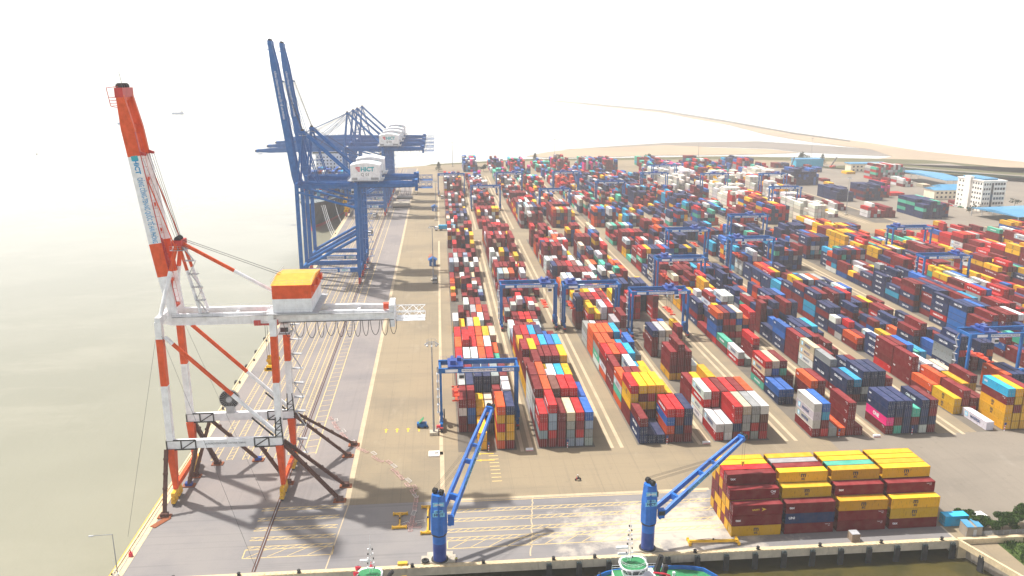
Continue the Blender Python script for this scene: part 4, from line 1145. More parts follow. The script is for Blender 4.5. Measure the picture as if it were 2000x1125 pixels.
# rusty raking struts that hold the crane up
def strut(top, foot, label, w=.8, blue=False, double=False):
    o = thing('support_strut', label, 'support strut', (foot[0], foot[1], 0), 0, 'rusty struts propping the striped crane')
    t = Vector(top)-Vector((foot[0], foot[1], 0)); b = MB()
    if double:
        for dy in (-.9, .9): b.beam((0, dy, .4), t+Vector((0, dy*.4, 0)), w*.62)
        for k in (.2, .4, .6, .8): p = t*k; b.beam(p+Vector((0,-.8,0)), p+Vector((0,.8,0)), .3)
    else:
        b.beam((0, 0, .4), t, w)
        for k in (.15, .38, .6, .82): p = t*k+Vector((0,0,.4)); q = p+t.normalized()*.5; b.beam(p, q, w*1.16)
    b.build('strut_bar', M['rust'], o)
    b = MB(); b.box(-1.6, 1.6, -1.0, 1.0, .02, .3, 0); b.box(-.9, .9, -.7, .7, .3, 1.1, 1); b.build('base_plate', [M['rustplate'], M['jib_dark'] if blue else M['rust']], o)
    return o
LX, SY1, SY2 = Wx+27.3, Wy-8.6, Wy+8.6
strut((LX+.8, SY1-.4, 15), (-27.6, 195.4), 'long rusty strut whose foot stands nearest the pavement corner')
strut((LX+.8, SY1+.5, 15.5), (-26.9, 203.2), 'long rusty strut parallel to and just behind the front right one')
strut((LX+.8, SY2-.4, 15.5), (-28.2, 221.3), 'long rusty strut third from the front on the right side')
strut((LX+.8, SY2+.5, 16), (-27.2, 228.7), 'long rusty strut farthest back on the right, reaching the barriers')
strut((Wx-.9, SY1-1.4, 15), (Wx-.6, 191.2), 'upright rusty strut at the front left corner by the quay edge', .85)
strut((Wx+5.6, SY2-.2, 14.6), (-53.6, 221.0), 'rusty strut with blue foot under the rear portal beam', .9, True)
strut((Wx+.6, SY2+1.0, 13.5), (-64.6, 219.6), 'upright rusty strut behind the rear left leg', 1.0)
strut((LX-5.2, SY1+.2, 14.4), (LX-.2, SY1+6.5, 0), 'short rusty strut between the beam and the right bogie', .8)
strut((Wx+6.0, SY1+.2, 14.5), (Wx+.8, SY1+7.5, 0), 'short rusty strut leaning to the left bogie with a blue foot', .8, True)
strut((Wx+5.0, SY2-.4, 14.5), (Wx+1.0, SY2-4.5, 0), 'short rusty strut inside the rear left leg', .8)
for x, y, l in ((-69.8, 188.7, 'rust brown steel plate lying beside the front left strut'),):
    tag(MB().beam((x-2.0,y-2.4,.10),(x+.6,y+2.0,.10),1.6,.16).build('steel_plate', M['rustplate']), l, 'steel plate')
BL = dict(a=M['crane_blue'], b=M['crane_blue'], foot=M['red'], two=False, head=M['crane_blue'], roof=M['white'], trolley=24, spread=38)
def blue_sts(up, num, y, label, tr=24, xo=-73.2):
    d = dict(BL); d['trolley'] = tr
    r = make_sts(30.0, 9.0, 7.6, 51.5, 72 if up else 66, math.atan(-.125), (3.4, 79.0), (27.5, 42.5, 7.0, 54.4, 62.2), 31.5, None, boom_up=up, num=num, mats=d)
    r.location = (xo, y, 0); r['label'] = label; r['group'] = 'blue ship cranes along the quay'; return r
blue_sts(True, 'Q 01', 437, 'nearest blue ship crane with raised boom, white machinery house numbered Q 01')
blue_sts(True, 'Q 02', 469, 'blue ship crane with raised boom directly behind the nearest blue one', 20)
c3 = blue_sts(False, 'Q 03', 655, 'nearest blue ship crane with lowered boom, over the bow of the container ship')
for y, l in ((700, 'second blue ship crane with lowered boom from the near end'), (737, 'third blue ship crane with lowered boom from the near end'), (785, 'farthest blue ship crane with lowered boom and tallest looking apex')):
    c = copy_thing(c3, (-73.2, y, 0), label=l)
# ------------------------------------------------------------------ fixed jib cranes on the front quay
T_JIB = text_mesh('HAI PHONG INTERNATIONAL CONTAINER TERMINAL', 1.0, .03)
def jib(base, tip, hook_z, label):
    r = thing('jib_crane', label, 'jib crane', base, 0, 'blue jib cranes on the front quay')
    bx, by = base[0], base[1]
    d = Vector((tip[0]-bx, tip[1]-by, 0)); D = d.length; d.normalize(); s = Vector((-d.y, d.x, 0)); ht = tip[2]
    b = MB(); b.tube((0,0,.5), (0,0,4.9), 1.5, 1.5, 28, 1); b.tube((0,0,4.9), (0,0,6.9), 1.5, 1.5, 28, 0); b.tube((0,0,.35), (0,0,.6), 1.95, 1.95, 28, 2, True)
    b.build('pedestal', [M['jib_blue'], M['jib_dark'], M['black']], r)
    MB().tube((0,0,6.9), (0,0,7.3), 1.68, n=28).build('slewing_ring', M['black'], r)
    # rotating tower: chamfered box
    def ring(z, a, c): return [(d*u*a+s*v*a)+Vector((0,0,z)) for u, v in ((1,-c),(1,c),(c,1),(-c,1),(-1,c),(-1,-c),(-c,-1),(c,-1))]
    b = MB(); R1, R2, R3 = ring(7.3, 1.62, .55), ring(12.6, 1.62, .55), ring(16.9, 1.25, .6)
    for A_, B_ in ((R1, R2), (R2, R3)): b.add(A_+B_, [(i, (i+1) % 8, 8+(i+1) % 8, 8+i) for i in range(8)], 0)
    b.add(R3, [tuple(range(8))], 0)
    tw = b.build('tower', M['jib_blue'], r)
    b = MB()
    for k in (-1, 1):
        for j in (-.35, .0, .35): b.tube(s*(k*.8+j-.08)+Vector((0,0,17.5)), s*(k*.8+j+.08)+Vector((0,0,17.5)), .62, n=12)
        b.beam(s*k*.8+Vector((0,0,16.8)), s*k*.8+Vector((0,0,17.9)), .9, .8)
    b.build('head_sheave', M['black'], tw)
    b = MB(); b.beam(d*1.5+s*1.0+Vector((0,0,9.5)), d*1.5+s*1.0+Vector((0,0,12.3)), 1.3, 1.4); b.beam(d*1.7+Vector((0,0,13.4)), d*1.7+Vector((0,0,14.6)), 1.3, 1.0); b.build('winch_box', M['black'], tw)
    b = MB(); c = d*2.0-s*1.9; b.beam(c+Vector((0,0,8.8)), c+Vector((0,0,10.9)), 1.2, 1.4, mat=0); b.beam(c+d*.05+Vector((0,0,9.5)), c+d*.05+Vector((0,0,10.6)), 1.25, 1.45, mat=1); b.build('cab', [M['jib_blue'], M['glass']], tw)
    # name plates on the camera-side facet
    fn = Vector((.0, -1, 0)); pl = MB()
    for z, w, h, m in ((15.0, 1.25, .5, 0), (13.4, 1.0, .28, 0), (12.6, 1.35, .5, 0)):
        rr = 1.64 if z < 12.6 else 1.62-(z-12.6)*.085
        pl.box(-w, w, -rr-.14, -rr-.10, z-h, z+h, m)
    p = pl.build('sign_panel', M['letter_sky'], tw)
    lettering(text_mesh('LIEBHERR', .55, .02), M['letter_white'], p, (0,-1.62,15.0), FRONT, (.85,1,1)); lettering(T_HICT, M['letter_navy'], p, (0,-1.80,12.6), FRONT, (.9,.8,1)); lettering(text_mesh('CBG 30', .4, .01), M['letter_navy'], p, (0,-1.74,13.4), FRONT)
    # luffing boom: two box girders
    piv = d*1.7+Vector((0,0,8.5)); tp = Vector((tip[0]-bx, tip[1]-by, ht)); ax = (tp-piv); L = ax.length; ax.normalize()
    b = MB(); q = []
    for k in (-1, 1):
        a0 = piv+s*k*1.55; a1 = piv+ax*L*.16+s*k*1.35; a2 = piv+ax*L*.62+s*k*1.15; a3 = tp+s*k*.75
        b.beam(a0, a1, .55, .9, .7, 1.25); b.beam(a1, a2, .7, 1.25, .65, 1.05); b.beam(a2, a3, .65, 1.05, .5, .8); q.append((a1, a2, a3))
    for t, w in ((.22, 1.5), (.52, 1.1), (.66, .8), (.985, 1.4)): c = piv+ax*L*t; b.beam(c-s*1.2*(1-.3*t), c+s*1.2*(1-.3*t), w*.5, w)
    bo = b.build('boom', M['jib_blue'], r)
    b = MB()
    for k in (-.6, .6):
        for j in (-.22, .22): b.tube(tp+ax*.5+s*(k+j-.1), tp+ax*.5+s*(k+j+.1), .62, n=12)
    b.build('tip_sheave', M['black'], bo)
    # name on the right hand girder: seen from the camera side
    k = -1; pa = piv+ax*L*.42+s*k*1.62
    up = s.cross(ax).normalized(); 
    if up.z < 0: up = -up
    nrm = ax.cross(up).normalized()
    off = nrm*.02
    q_ = MB(); hw, hh = 7.2, .42
    q_.add([pa-ax*hw-up*hh+nrm*-.0, pa+ax*hw-up*hh, pa+ax*hw+up*hh, pa-ax*hw+up*hh], [(0,1,2,3)])
    sp = q_.build('sign_panel', M['letter_sky'], bo)
    rot = Matrix((ax, up, nrm)).transposed().to_euler()
    lettering(T_JIB, M['letter_navy'], sp, pa+nrm*.03, rot, (.56,.72,1))
    b = MB()
    for k in (-.8, .8):
        for j in (-.35, 0, .35): b.tube(s*(k+j)+Vector((0,0,18.0)), piv+ax*L*.66+s*(k*.9+j)+up*.6, .035, n=4, caps=False)
    b.build('luffing_rope', M['rope'], r)
    b = MB(); hp = tp+ax*.9
    for k in (-.35, .35): b.tube(hp+s*k, (hp.x+s.x*k, hp.y+s.y*k, hook_z+1.2), .035, n=4, caps=False, mat=1)
    b.box(hp.x-.35, hp.x+.35, hp.y-.25, hp.y+.25, hook_z+.5, hook_z+1.4, 0); b.tube((hp.x, hp.y, hook_z), (hp.x, hp.y, hook_z+.5), .12, n=6, mat=1)
    b.build('hook_block', [M['yellow'], M['rope']], r)
    return r
jib((-1.8, 165.9, 0), (11.1, 186.0, 28.6), 26.0, 'left blue jib crane on a square plinth, boom raised steeply towards the first yard block')
jib((46.4, 166.3, 0), (71.8, 177.6, 22.2), 14.2, 'right blue jib crane with hook lowered onto the leftmost quayside stack')
for x, y, l in ((-1.8, 166.1, 'pale concrete plinth under the left jib crane'), (46.4, 166.4, 'pale concrete plinth under the right jib crane')):
    b = MB(); b.box(x-4.2, x+3.6, y-1.2, y+1.7, .02, .3); b.box(x-2.9, x+3.0, y+1.7, y+3.1, .02, .3); b.tube((x,y,.3), (x,y,.42), 2.2, n=24)
    tag(b.build('crane_plinth', M['concrete']), l, 'plinth', 'jib crane plinths')
def tyre(loc, label, r=.75):
    t = thing('tyre', label, 'tyre', loc); b = MB(); n = 20
    prof = [(r, .1), (r, .42), (r*.85, .5), (r*.5, .5), (r*.45, .25), (r*.5, .0), (r*.85, 0)]
    for i in range(n):
        a0, a1 = 2*math.pi*i/n, 2*math.pi*(i+1)/n
        for j in range(len(prof)):
            (r0, z0), (r1, z1) = prof[j], prof[(j+1) % len(prof)]
            b.add([(r0*math.cos(a0), r0*math.sin(a0), z0), (r0*math.cos(a1), r0*math.sin(a1), z0), (r1*math.cos(a1), r1*math.sin(a1), z1), (r1*math.cos(a0), r1*math.sin(a0), z1)], [(0,1,2,3)])
    b.build('tread', M['rubber'], t); return t
tyre((-5.1, 165.4, .3), 'black tyre lying on the plinth left of the jib crane', .85)

# ------------------------------------------------------------------ quay furniture
k = 0
x = -70.0; names = []
def bollard(x, y, label, grp): 
    t = thing('bollard', label, 'bollard', (x, y, .05), 0, grp)
    b = MB(); b.tube((0,0,0), (0,0,.5), .28, .22, 10); b.tube((0,0,.5), (0,0,.72), .42, .36, 10); b.box(-.4,.4,-.4,.4,-.02,.06); b.build('post', M['black'], t); return t
fb = None
xs = [-60, -46, -33, -20, -8, 8, 24, 33.5, 57, 72, 87, 102, 117]
for i, x in enumerate(xs):
    l = 'dark mooring bollard on the front quay kerb, %s counted from the left' % ORD[i]
    if fb is None: fb = bollard(x, QY+.45, l, 'bollards on the front quay'); fb.location.z = .26
    else: copy_thing(fb, (x, QY+.45, .26), label=l)
for i in range(16):
    y = 212+i*24
    l = 'dark mooring bollard on the side quay, %s counted from the near end' % ORD[i]
    c = copy_thing(fb, (QX+1.2, y, .05), label=l); c['group'] = 'bollards on the side quay'
ff = None
for i in range(15):                     # fender piles under the front quay
    x = 119.5-6.9*i
    l = 'dark fender pile under the front quay, %s counted from the right' % ORD[i]
    if ff is None:
        ff = thing('fender_pile', l, 'fender', (x, QY-.25, 0), 0, 'fender piles along the front quay')
        b = MB(); b.box(-.55, -.15, -.25, .25, -6, -.25); b.box(.15, .55, -.25, .25, -6, -.25); b.box(-.15, .15, -.05, .25, -6, -.4); b.build('post', M['pile'], ff)
        b = MB(); b.box(-.65, .65, -.36, -.26, -4.3, -.7); b.build('rubbing_pad', M['rubber'], ff)
    else: copy_thing(ff, (x, QY-.25, 0), label=l)
for i in range(2):
    o = copy_thing(ff, (122.9+i*6.3, 157.3-i*19.8, .0), rz=R(-70), label='dark fender post on the slanting dock side wall, %s one' % ('upper', 'lower')[i])
fs_ = None
for i in range(17):
    y = 236+i*17
    l = 'black rubber fender on the side quay face, %s counted from the near end' % ORD[i]
    if fs_ is None:
        fs_ = thing('rubber_fender', l, 'fender', (QX-.75, y, 0), 0, 'rubber fenders along the side quay')
        b = MB(); b.box(-.5, .5, -.9, .9, -3.2, -.2); b.build('pad', M['rubber'], fs_); MB().box(.5, .75, -.5, .5, -2.6, -.8).build('mount', M['black'], fs_)
    else: copy_thing(fs_, (QX-.75, y, 0), label=l)
# pink and white crowd barriers in a wavering line
bp = [(648,815),(665,840),(690,868),(722,884),(740,896),(762,908),(785,930),(803,950),(818,972),(814,998),(809,1020),(806,1038)]
way = [at(*q) for q in bp]; seq = []
for a, c in zip(way[:-1], way[1:]):
    n = max(1, round((c-a).length/2.3))
    for i in range(n): seq.append((a.lerp(c, i/n), a.lerp(c, (i+1)/n)))
def barrier_proto(white):
    t = thing('crowd_barrier', 'x', 'barrier'); m = M['barrier_white'] if white else M['barrier_pink']
    b = MB(); w = .085
    b.beam((-1.15,0,.12), (-1.15,0,1.1), w); b.beam((1.15,0,.12), (1.15,0,1.1), w); b.beam((-1.15,0,1.1), (1.15,0,1.1), w); b.beam((-1.15,0,.25), (1.15,0,.25), w)
    b.build('frame', m, t)
    b = MB()
    for i in range(1, 7): b.beam((-1.15+.33*i,0,.25), (-1.15+.33*i,0,1.1), .035)
    b.build('bars', m, t)
    b = MB()
    for x in (-.85, .85): b.beam((x,-.4,.06), (x,.4,.06), .08); b.beam((x,0,.06), (x,0,.25), .06)
    b.build('feet', m, t); return t
protos = [None, None]; nb = 0
for i, (a, c) in enumerate(seq+[(Vector((-10.8+.9*j, 181.5+1.0*(j % 3), 0)), Vector((-9.3+.9*j, 182.6-1.3*(j % 2), 0))) for j in range(5)]):
    wh = 1 if i % 4 == 1 else 0; d = c-a; rz = math.atan2(d.y, d.x)+random.uniform(-.12,.12); mid = (a+c)/2
    tail = i >= len(seq)
    lb = '%s crowd barrier, %s' % (('pink', 'white')[wh], ('%s from the near end of the wavering line' % (ORD+['eighteenth','nineteenth','twentieth']+['twenty-'+o for o in ORD[:9]]+['thirtieth']+['thirty-'+o for o in ORD[:9]]+['fortieth']+['forty-'+o for o in ORD[:9]])[len(seq)-1-i]) if not tail else ('in the tangled heap at the near end, %s one' % ORD[i-len(seq)]))
    if protos[wh] is None:
        protos[wh] = barrier_proto(wh); o = protos[wh]; o['group'] = 'crowd barriers across the apron'
        o.location = (mid.x, mid.y, .02); o.rotation_euler.z = rz; o['label'] = lb
    else:
        o = copy_thing(protos[wh], (mid.x, mid.y, .02), rz, lb)
    if random.random() < .55: o.rotation_euler = (R(random.choice((82, -82))), 0, rz); o.location.z = .12
# ladder-like spreader beams lying on the quay
def lifting_beam(x, y, L, rz, label, W=2.4):
    t = thing('lifting_beam', label, 'lifting beam', (x, y, .05), rz, 'yellow lifting beams on the quay')
    MB().beam((-L/2,0,.5), (L/2,0,.5), .42, .6).build('main_beam', M['yellow'], t)
    for sx in (-1, 1):
        b = MB(); b.beam((sx*L/2,-W/2,.38), (sx*L/2,W/2,.38), .5, .45); b.beam((sx*(L/2-.9),0,.4), (sx*L/2,W*.36,.4), .25); b.beam((sx*(L/2-.9),0,.4), (sx*L/2,-W*.36,.4), .25)
        for k in (-1, 1): b.box(sx*L/2-.3, sx*L/2+.3, k*W/2-.15, k*W/2+.15, 0, .75)
        b.build('end_beam', M['yellow'], t)
    b = MB(); b.tube((0,0,.75), (0,0,1.15), .2, n=8); b.path([(-L*.35,.1,.8), (-L*.1,.3,.95), (L*.15,-.2,.9), (L*.36,.1,.8)], .05); b.build('hose', M['black'], t)
lifting_beam(-11.6, 183.7, 6.4, R(90), 'short yellow lifting beam left of the barrier heap', 3.4)
lifting_beam(-4.7, 183.6, 12.4, R(90), 'long yellow lifting beam between the barriers and the left jib crane', 3.2)
lifting_beam(62.6, 167.6, 11.6, R(-3), 'yellow lifting beam at the foot of the leftmost quayside stack')
# small things
b = MB()
for z in (0, .35): b.box(-1.1,1.1,-.5,.5,z,z+.22)
tag(b.build('timber_pile', M['kerb_yellow'], None, (-10.2, 165.1, .03)), 'low yellow timber pile near the left jib crane plinth', 'timber')
t = thing('wooden_crate', 'slatted grey crate standing before the gap between middle quayside stacks', 'crate', (96.3, 165.9, .03))
b = MB()
for z in (.05,.45,.85,1.25,1.65): b.box(-.95,.95,-.95,.95,z,z+.26)
b.build('slats', M['timber'], t); b = MB()
for sx in (-1,1):
    for sy in (-1,1): b.box(sx*.95-.08,sx*.95+.08,sy*.95-.08,sy*.95+.08,0,2.0)
b.build('corner_post', M['timber'], t); MB().box(-1.0,1.0,-1.0,1.0,1.98,2.08).build('lid', M['galv'], t)
b = MB(); b.box(-1.6,1.6,-1.7,1.7,0,.28,0); b.box(0.1,1.3,-.3,.4,.28,.33,1)
tag(b.build('concrete_slab', [M['bldg_white'], M['black']], None, (-3.3,220.6,.02)), 'square white slab with dark hatch beside the runway end', 'slab')
for i, x in enumerate((24.7, 78.1, 131.5)):      # low white stop blocks at the runway ends
    o = thing('stop_block', 'white stop block at the end of the %s pair of crane runways' % ORD[i], 'stop block', (x, 220.5, .02), 0, 'white stop blocks at the runway ends')
    b = MB(); b.box(-1.1,1.1,-.35,.35,0,.7); b.box(-1.0,1.0,-.37,-.35,.25,.45); b.build('block', M['white'], o); MB().box(-1.1,1.1,-.39,-.37,.05,.2).build('stripe', M['letter_red'], o)
for k in range(7):                                # red-white marker posts with block signs
    x = BX[k]+8.3
    o = thing('marker_post', 'striped marker post with blue sign before the %s yard block' % ORD[k], 'marker post', (x, 221.2, .02), 0, 'striped marker posts')
    b = MB()
    for i in range(5): b.tube((0,0,i*.45), (0,0,(i+1)*.45), .13, n=8, mat=i % 2)
    b.build('post', [M['white'], M['letter_red']], o); MB().box(-.35,.35,-.16,-.1,2.0,2.8).build('sign', M['letter_navy'], o)
tag(MB().tube((0,0,0),(0,0,.5),.5,.38,10).tube((0,0,.5),(0,0,1.3),.12,n=6).build('red_buoy', M['letter_red'], None, (-17.2,164.6,.05)), 'small red marker on the front quay edge right of the small boat', 'marker')
tag(MB().tube((0,0,0),(0,0,.9),.5,.42,12).tube((0,0,.9),(0,0,1.7),.2,.05,6).build('red_buoy', M['letter_red'], None, (-72.6,174.0,.05)), 'bright red buoy on the side quay near the lower left corner', 'buoy')
# mobile power pack (blue box, green lid) by the light mast
t = thing('power_pack', 'small blue machine with raised green lid left of the nearest light mast', 'machine', (-7.2,240.0,.02))
MB().box(-1.5,1.5,-.9,.9,.3,1.5).box(-.4,1.9,-.5,.5,.1,.6).build('housing', M['crane_blue'], t)
b = MB(); b.beam((-.8,.2,1.5),(.6,.2,3.0),2.0,.12); b.build('lid', M['green_deck'], t)
b = MB()
for x in (-1,1): b.tube((x,-1,.35),(x,1,.35),.35,n=10)
b.build('wheel', M['rubber'], t)
# little yellow direction arrows
b = MB()
for i in range(4):
    x, y = -18.5+3.4*i, 236.8; b.add([(x,y,.02),(x+.5,y,.02),(x+.5,y+2.0,.02),(x,y+2.0,.02)],[(0,1,2,3)]); b.add([(x-.5,y+2.0,.02),(x+1.0,y+2.0,.02),(x+.25,y+3.0,.02)],[(0,1,2)])
for i in range(2): b.add([(10.2,219.4-4.2*i,.02),(14,219.2-4.2*i,.02),(14,219.7-4.2*i,.02),(10.2,219.9-4.2*i,.02)],[(0,1,2,3)]); b.add([(8.6,219.6-4.2*i,.02),(10.2,218.9-4.2*i,.02),(10.2,220.3-4.2*i,.02)],[(0,1,2)])
tag(b.build('painted_arrows', M['kerb_yellow']), kind='structure')

# ------------------------------------------------------------------ light masts
def mast(x, y, h, label, head=True, base=True):
    o = thing('light_mast', label, 'light mast', (x, y, 0), 0, 'tall light masts')
    b = MB(); b.tube((0,0,.9 if base else 0), (0,0,h), .34, .16, 10); b.build('pole', M['steel'], o)
    if base:
        b = MB(); b.box(-1.3,1.3,-1.3,1.3,.02,.9); b.build('footing', M['concrete'], o)
    b = MB(); n = 8; r = 1.5
    for i in range(n):
        a0, a1 = 2*math.pi*i/n, 2*math.pi*(i+1)/n
        p, q = Vector((r*math.cos(a0), r*math.sin(a0), h)), Vector((r*math.cos(a1), r*math.sin(a1), h))
        b.beam(p, q, .1); b.beam((0,0,h), p, .07); b.beam(p*1.0, p+Vector((0,0,.9)), .06); b.beam(p+Vector((0,0,.9)), q+Vector((0,0,.9)), .05)
    b.build('head_frame', M['steel'], o)
    for i in range(n):
        a0 = 2*math.pi*i/n; c = Vector((1.65*math.cos(a0), 1.65*math.sin(a0), h-.25)); b = MB(); b.beam(c, c+Vector((.45*math.cos(a0), .45*math.sin(a0), -.35)), .5, .4); b.build('floodlight', M['galv'], o)
    return o
m0 = mast(-3.4, 234.6, 29.5, 'nearest tall light mast, at the corner of the first yard block')
for x, y, l in ((-4.4,430.9,'second light mast along the yard road by the blue hut'),(-3.1,622,'third light mast along the yard road'),(16.4,1006,'far light mast behind the first yard block'),
    (145.9,1037,'far light mast left of the sandbar'),(323.3,1009,'far light mast in front of the middle of the sandbar'),(475,1020,'far light mast at the right end of the lagoon'),(320.5,617.6,'light mast beside the white refrigerated containers'),
    (255,583,'light mast at the middle cross road among the blocks')): copy_thing(m0, (x, y, 0), label=l)
# clutter at the foot of the first mast
t = thing('fire_point', 'red and white fire point at the foot of the nearest light mast', 'fire point', (-2.0,236.6,.02))
MB().box(-.6,.6,-.4,.4,.5,1.9).build('cabinet', M['letter_red'], t); MB().box(-.35,.35,-.45,-.4,.7,1.2).build('panel', M['white'], t); MB().box(-.1,.1,-.1,.1,0,.5).box(-1.3,-.8,-.4,.4,0,.9).build('stand', M['steel'], t)
t = thing('street_lamp', 'thin grey street lamp with long arm at the lower left corner', 'street lamp', (-72.8,166.6,0))
MB().tube((0,0,0),(0,0,10.2),.13,.08,8).build('pole', M['steel'], t); MB().beam((0,0,10.1),(-4.4,0,10.0),.12).build('arm', M['steel'], t); MB().box(-5.0,-4.0,-.2,.2,9.85,10.05).build('lamp', M['galv'], t)
# ------------------------------------------------------------------ tug and small boats
def hull(parent, L, W, z0, z1, mats, bow=1, sheer=.8, n=14):
    b = MB(); rows = []
    for i in range(n+1):
        t = i/n; x = -L/2+L*t
        e = min(1, (1-abs(2*t-1)**(3.2))**.55+.02) if True else 1
        hw = W/2*e; zz = z1+sheer*(max(0, t-.6)/.4)**2
        rows.append([(x*.97, -hw*.8, z0), (x, -hw, zz), (x*.985, -hw+.25*e, zz), (x*.985, hw-.25*e, zz), (x, hw, zz), (x*.97, hw*.8, z0), zz])
    for a, c in zip(rows[:-1], rows[1:]):
        b.add([a[0], c[0], c[1], a[1]], [(0,1,2,3)], 0); b.add([a[4], c[4], c[5], a[5]], [(0,1,2,3)], 0)
        b.add([a[1], c[1], c[2], a[2]], [(0,1,2,3)], 1); b.add([a[3], c[3], c[4], a[4]], [(0,1,2,3)], 1)
        za, zc = a[6]-.9, c[6]-.9
        b.add([(a[2][0],a[2][1],za),(c[2][0],c[2][1],zc),c[2],a[2]], [(3,2,1,0)], 1); b.add([a[3],c[3],(c[3][0],c[3][1],zc),(a[3][0],a[3][1],za)], [(3,2,1,0)], 1)
        b.add([(a[2][0],a[2][1],za),(c[2][0],c[2][1],zc),(c[3][0],c[3][1],zc),(a[3][0],a[3][1],za)], [(0,1,2,3)], 2)
    for e in (rows[0], rows[-1]): b.add(e[:6], [(0,1,4,5)], 0)
    return b.build('hull', mats, parent)
def mast_tree(b, x, y, z, h, m=0):
    for dx in (-.3, .3): b.beam((x+dx, y, z), (x+dx*.4, y, z+h), .09, mat=m)
    for i in range(int(h/1.1)):
        zz = z+.8+i*1.1; b.beam((x-.8+.07*i, y, zz), (x+.8-.07*i, y, zz), .08, mat=m)
        b.box(x-.85+.07*i, x-.6+.07*i, y-.15, y+.15, zz, zz+.35, 1 if i % 2 else m); b.box(x+.6-.07*i, x+.85-.07*i, y-.15, y+.15, zz, zz+.35, m if i % 2 else 1)
    b.tube((x, y, z+h), (x, y, z+h+2.2), .04, n=4, mat=m)
def wheelhouse(parent, cx, cy, z, w, d, h, n=10, roof=True):
    """round fronted wheelhouse: windows band, white rim, green roof deck"""
    def ring(z, s): return [(cx+w/2*s*math.copysign(abs(math.cos(t))**.7, math.cos(t)), cy+d/2*s*math.copysign(abs(math.sin(t))**.7, math.sin(t)), z) for t in [2*math.pi*i/16+math.pi/16 for i in range(16)]]
    b = MB(); A = [ring(z, .80), ring(z+h*.45, .84), ring(z+h*.85, .96), ring(z+h*.86, 1.12), ring(z+h, 1.14), ring(z+h+.25, 1.10), ring(z+h+.1, .98)]
    mats = [0, 1, 0, 0, 0, 0]
    for k in range(6):
        for i in range(16):
            j = (i+1) % 16
            if k == 1:
                p = [Vector(A[1][i]), Vector(A[1][j]), Vector(A[2][j]), Vector(A[2][i])]; c = sum(p, Vector())/4
                q = [v.lerp(c, .14)+Vector((0,0,0)) for v in p]
                b.add(p+q, [(0,1,5,4),(1,2,6,5),(2,3,7,6),(3,0,4,7)], 0); b.add(q, [(0,1,2,3)], 1)
            else: b.add([A[k][i], A[k][j], A[k+1][j], A[k+1][i]], [(0,1,2,3)], 0)
    for i in range(16):                      # dark slots in the rim
        j = (i+1) % 16; p = [Vector(A[3][i]), Vector(A[3][j]), Vector(A[4][j]), Vector(A[4][i])]; c = sum(p, Vector())/4; o = (c-Vector((cx,cy,c.z))).normalized()*.03
        b.add([v.lerp(c, .3)+o for v in p], [(0,1,2,3)], 1)
    b.add(A[6], [tuple(range(16))], 2)
    return b.build('wheelhouse', [M['white'], M['glass'], M['green_deck']], parent)
tg = thing('tug_boat', 'blue hulled tug with green decks moored below the right jib crane', 'tug boat', (45.5, 155.6, 0))
hull(tg, 28.5, 11.2, WZ-.6, -1.1, [M['jib_dark'], M['jib_blue'], M['green_deck']], sheer=.5)
MB().box(-9, 2.5, -4.4, 3.4, -2.0, -.1).box(-7, 0, -3.6, 2.8, -.1, .4).build('deckhouse', [M['white']], tg)
MB().box(-8.9, 2.4, -4.3, 3.3, -.09, -.02).build('upper_deck', M['green_deck'], tg)
wh = wheelhouse(tg, -4.9, .5, .3, 5.6, 5.2, 2.9)
b = MB(); mast_tree(b, -5.6, 1.6, 3.2, 9.4); b.box(-8.2, -5.9, 1.3, 1.8, 4.9, 5.3); b.box(-8.6, -6.0, 1.4, 2.0, 6.4, 6.8); b.build('mast', [M['white'], M['black']], tg)
b = MB(); 
for t in range(16):
    a = 2*math.pi*t/16; a2 = 2*math.pi*(t+1)/16; p = Vector((-4.9+2.8*math.cos(a), 0.5+2.5*math.sin(a), 3.5)); q = Vector((-4.9+2.8*math.cos(a2), 0.5+2.5*math.sin(a2), 3.5)); b.rail([p, q], h=.9, r=.05, post=3)
b.rail([(-9,-4.3,0),(2.4,-4.3,0),(2.4,3.3,0),(-9,3.3,0)], r=.06); b.build('handrail', M['white'], tg)
for sy in (-1, 1):
    b = MB(); b.beam((.6, sy*1.9-.4, 0), (1.6, sy*1.9-.4, 4.2), 1.3, 1.1, 1.0, .9); b.build('funnel', M['black'], tg)
b = MB(); b.path([(-1.4,-3.2,3.2),(1.0,-3.4,2.9),(2.2,-3.4,2.4),(2.3,-3.4,.0)], .22, 8); b.build('water_cannon_pipe', M['letter_red'], tg)
b = MB(); b.tube((2.7,-.6,-1.9),(2.7,.8,-1.9),.9,n=14,mat=0); b.box(8.5,9.7,-.6,.6,-1.9,-.8,1); b.tube((5,2.6,-1.9),(5,2.6,-.9),.35,n=10,mat=2); b.box(4.3,5.7,-3.6,-2.4,-2.0,-1.0,2)
b.build('deck_gear', [M['cyan'], M['letter_red'], M['white']], tg)
for i in range(7):
    a = math.pi*.62+i*.17; o = MB(); c = Vector((-14.0+.6*abs(i-3)**1.4*.9, (i-3)*1.35, -1.5)); o.tube(c+Vector((-.35,0,0)), c+Vector((.1,0,0)), .62, n=12); o.build('fender_tyre', M['rubber'], tg)
sb = thing('pilot_boat', 'small boat with white mast and red horns moored at the front quay', 'boat', (-16.2, 156.2, 0))
hull(sb, 17, 6.0, WZ-.4, -2.0, [M['ship_black'], M['white'], M['green_deck']], sheer=.3)
MB().box(-5, 3, -2.2, 2.2, -2.9, .9).build('deckhouse', M['white'], sb)
wheelhouse(sb, -.6, .7, .9, 5.0, 4.4, 2.4)
b = MB(); mast_tree(b, -.3, 1.4, 3.6, 6.6); b.box(-2.6,-.6,1.2,1.7,6.0,6.5); b.build('mast', [M['white'], M['black']], sb)
b = MB()
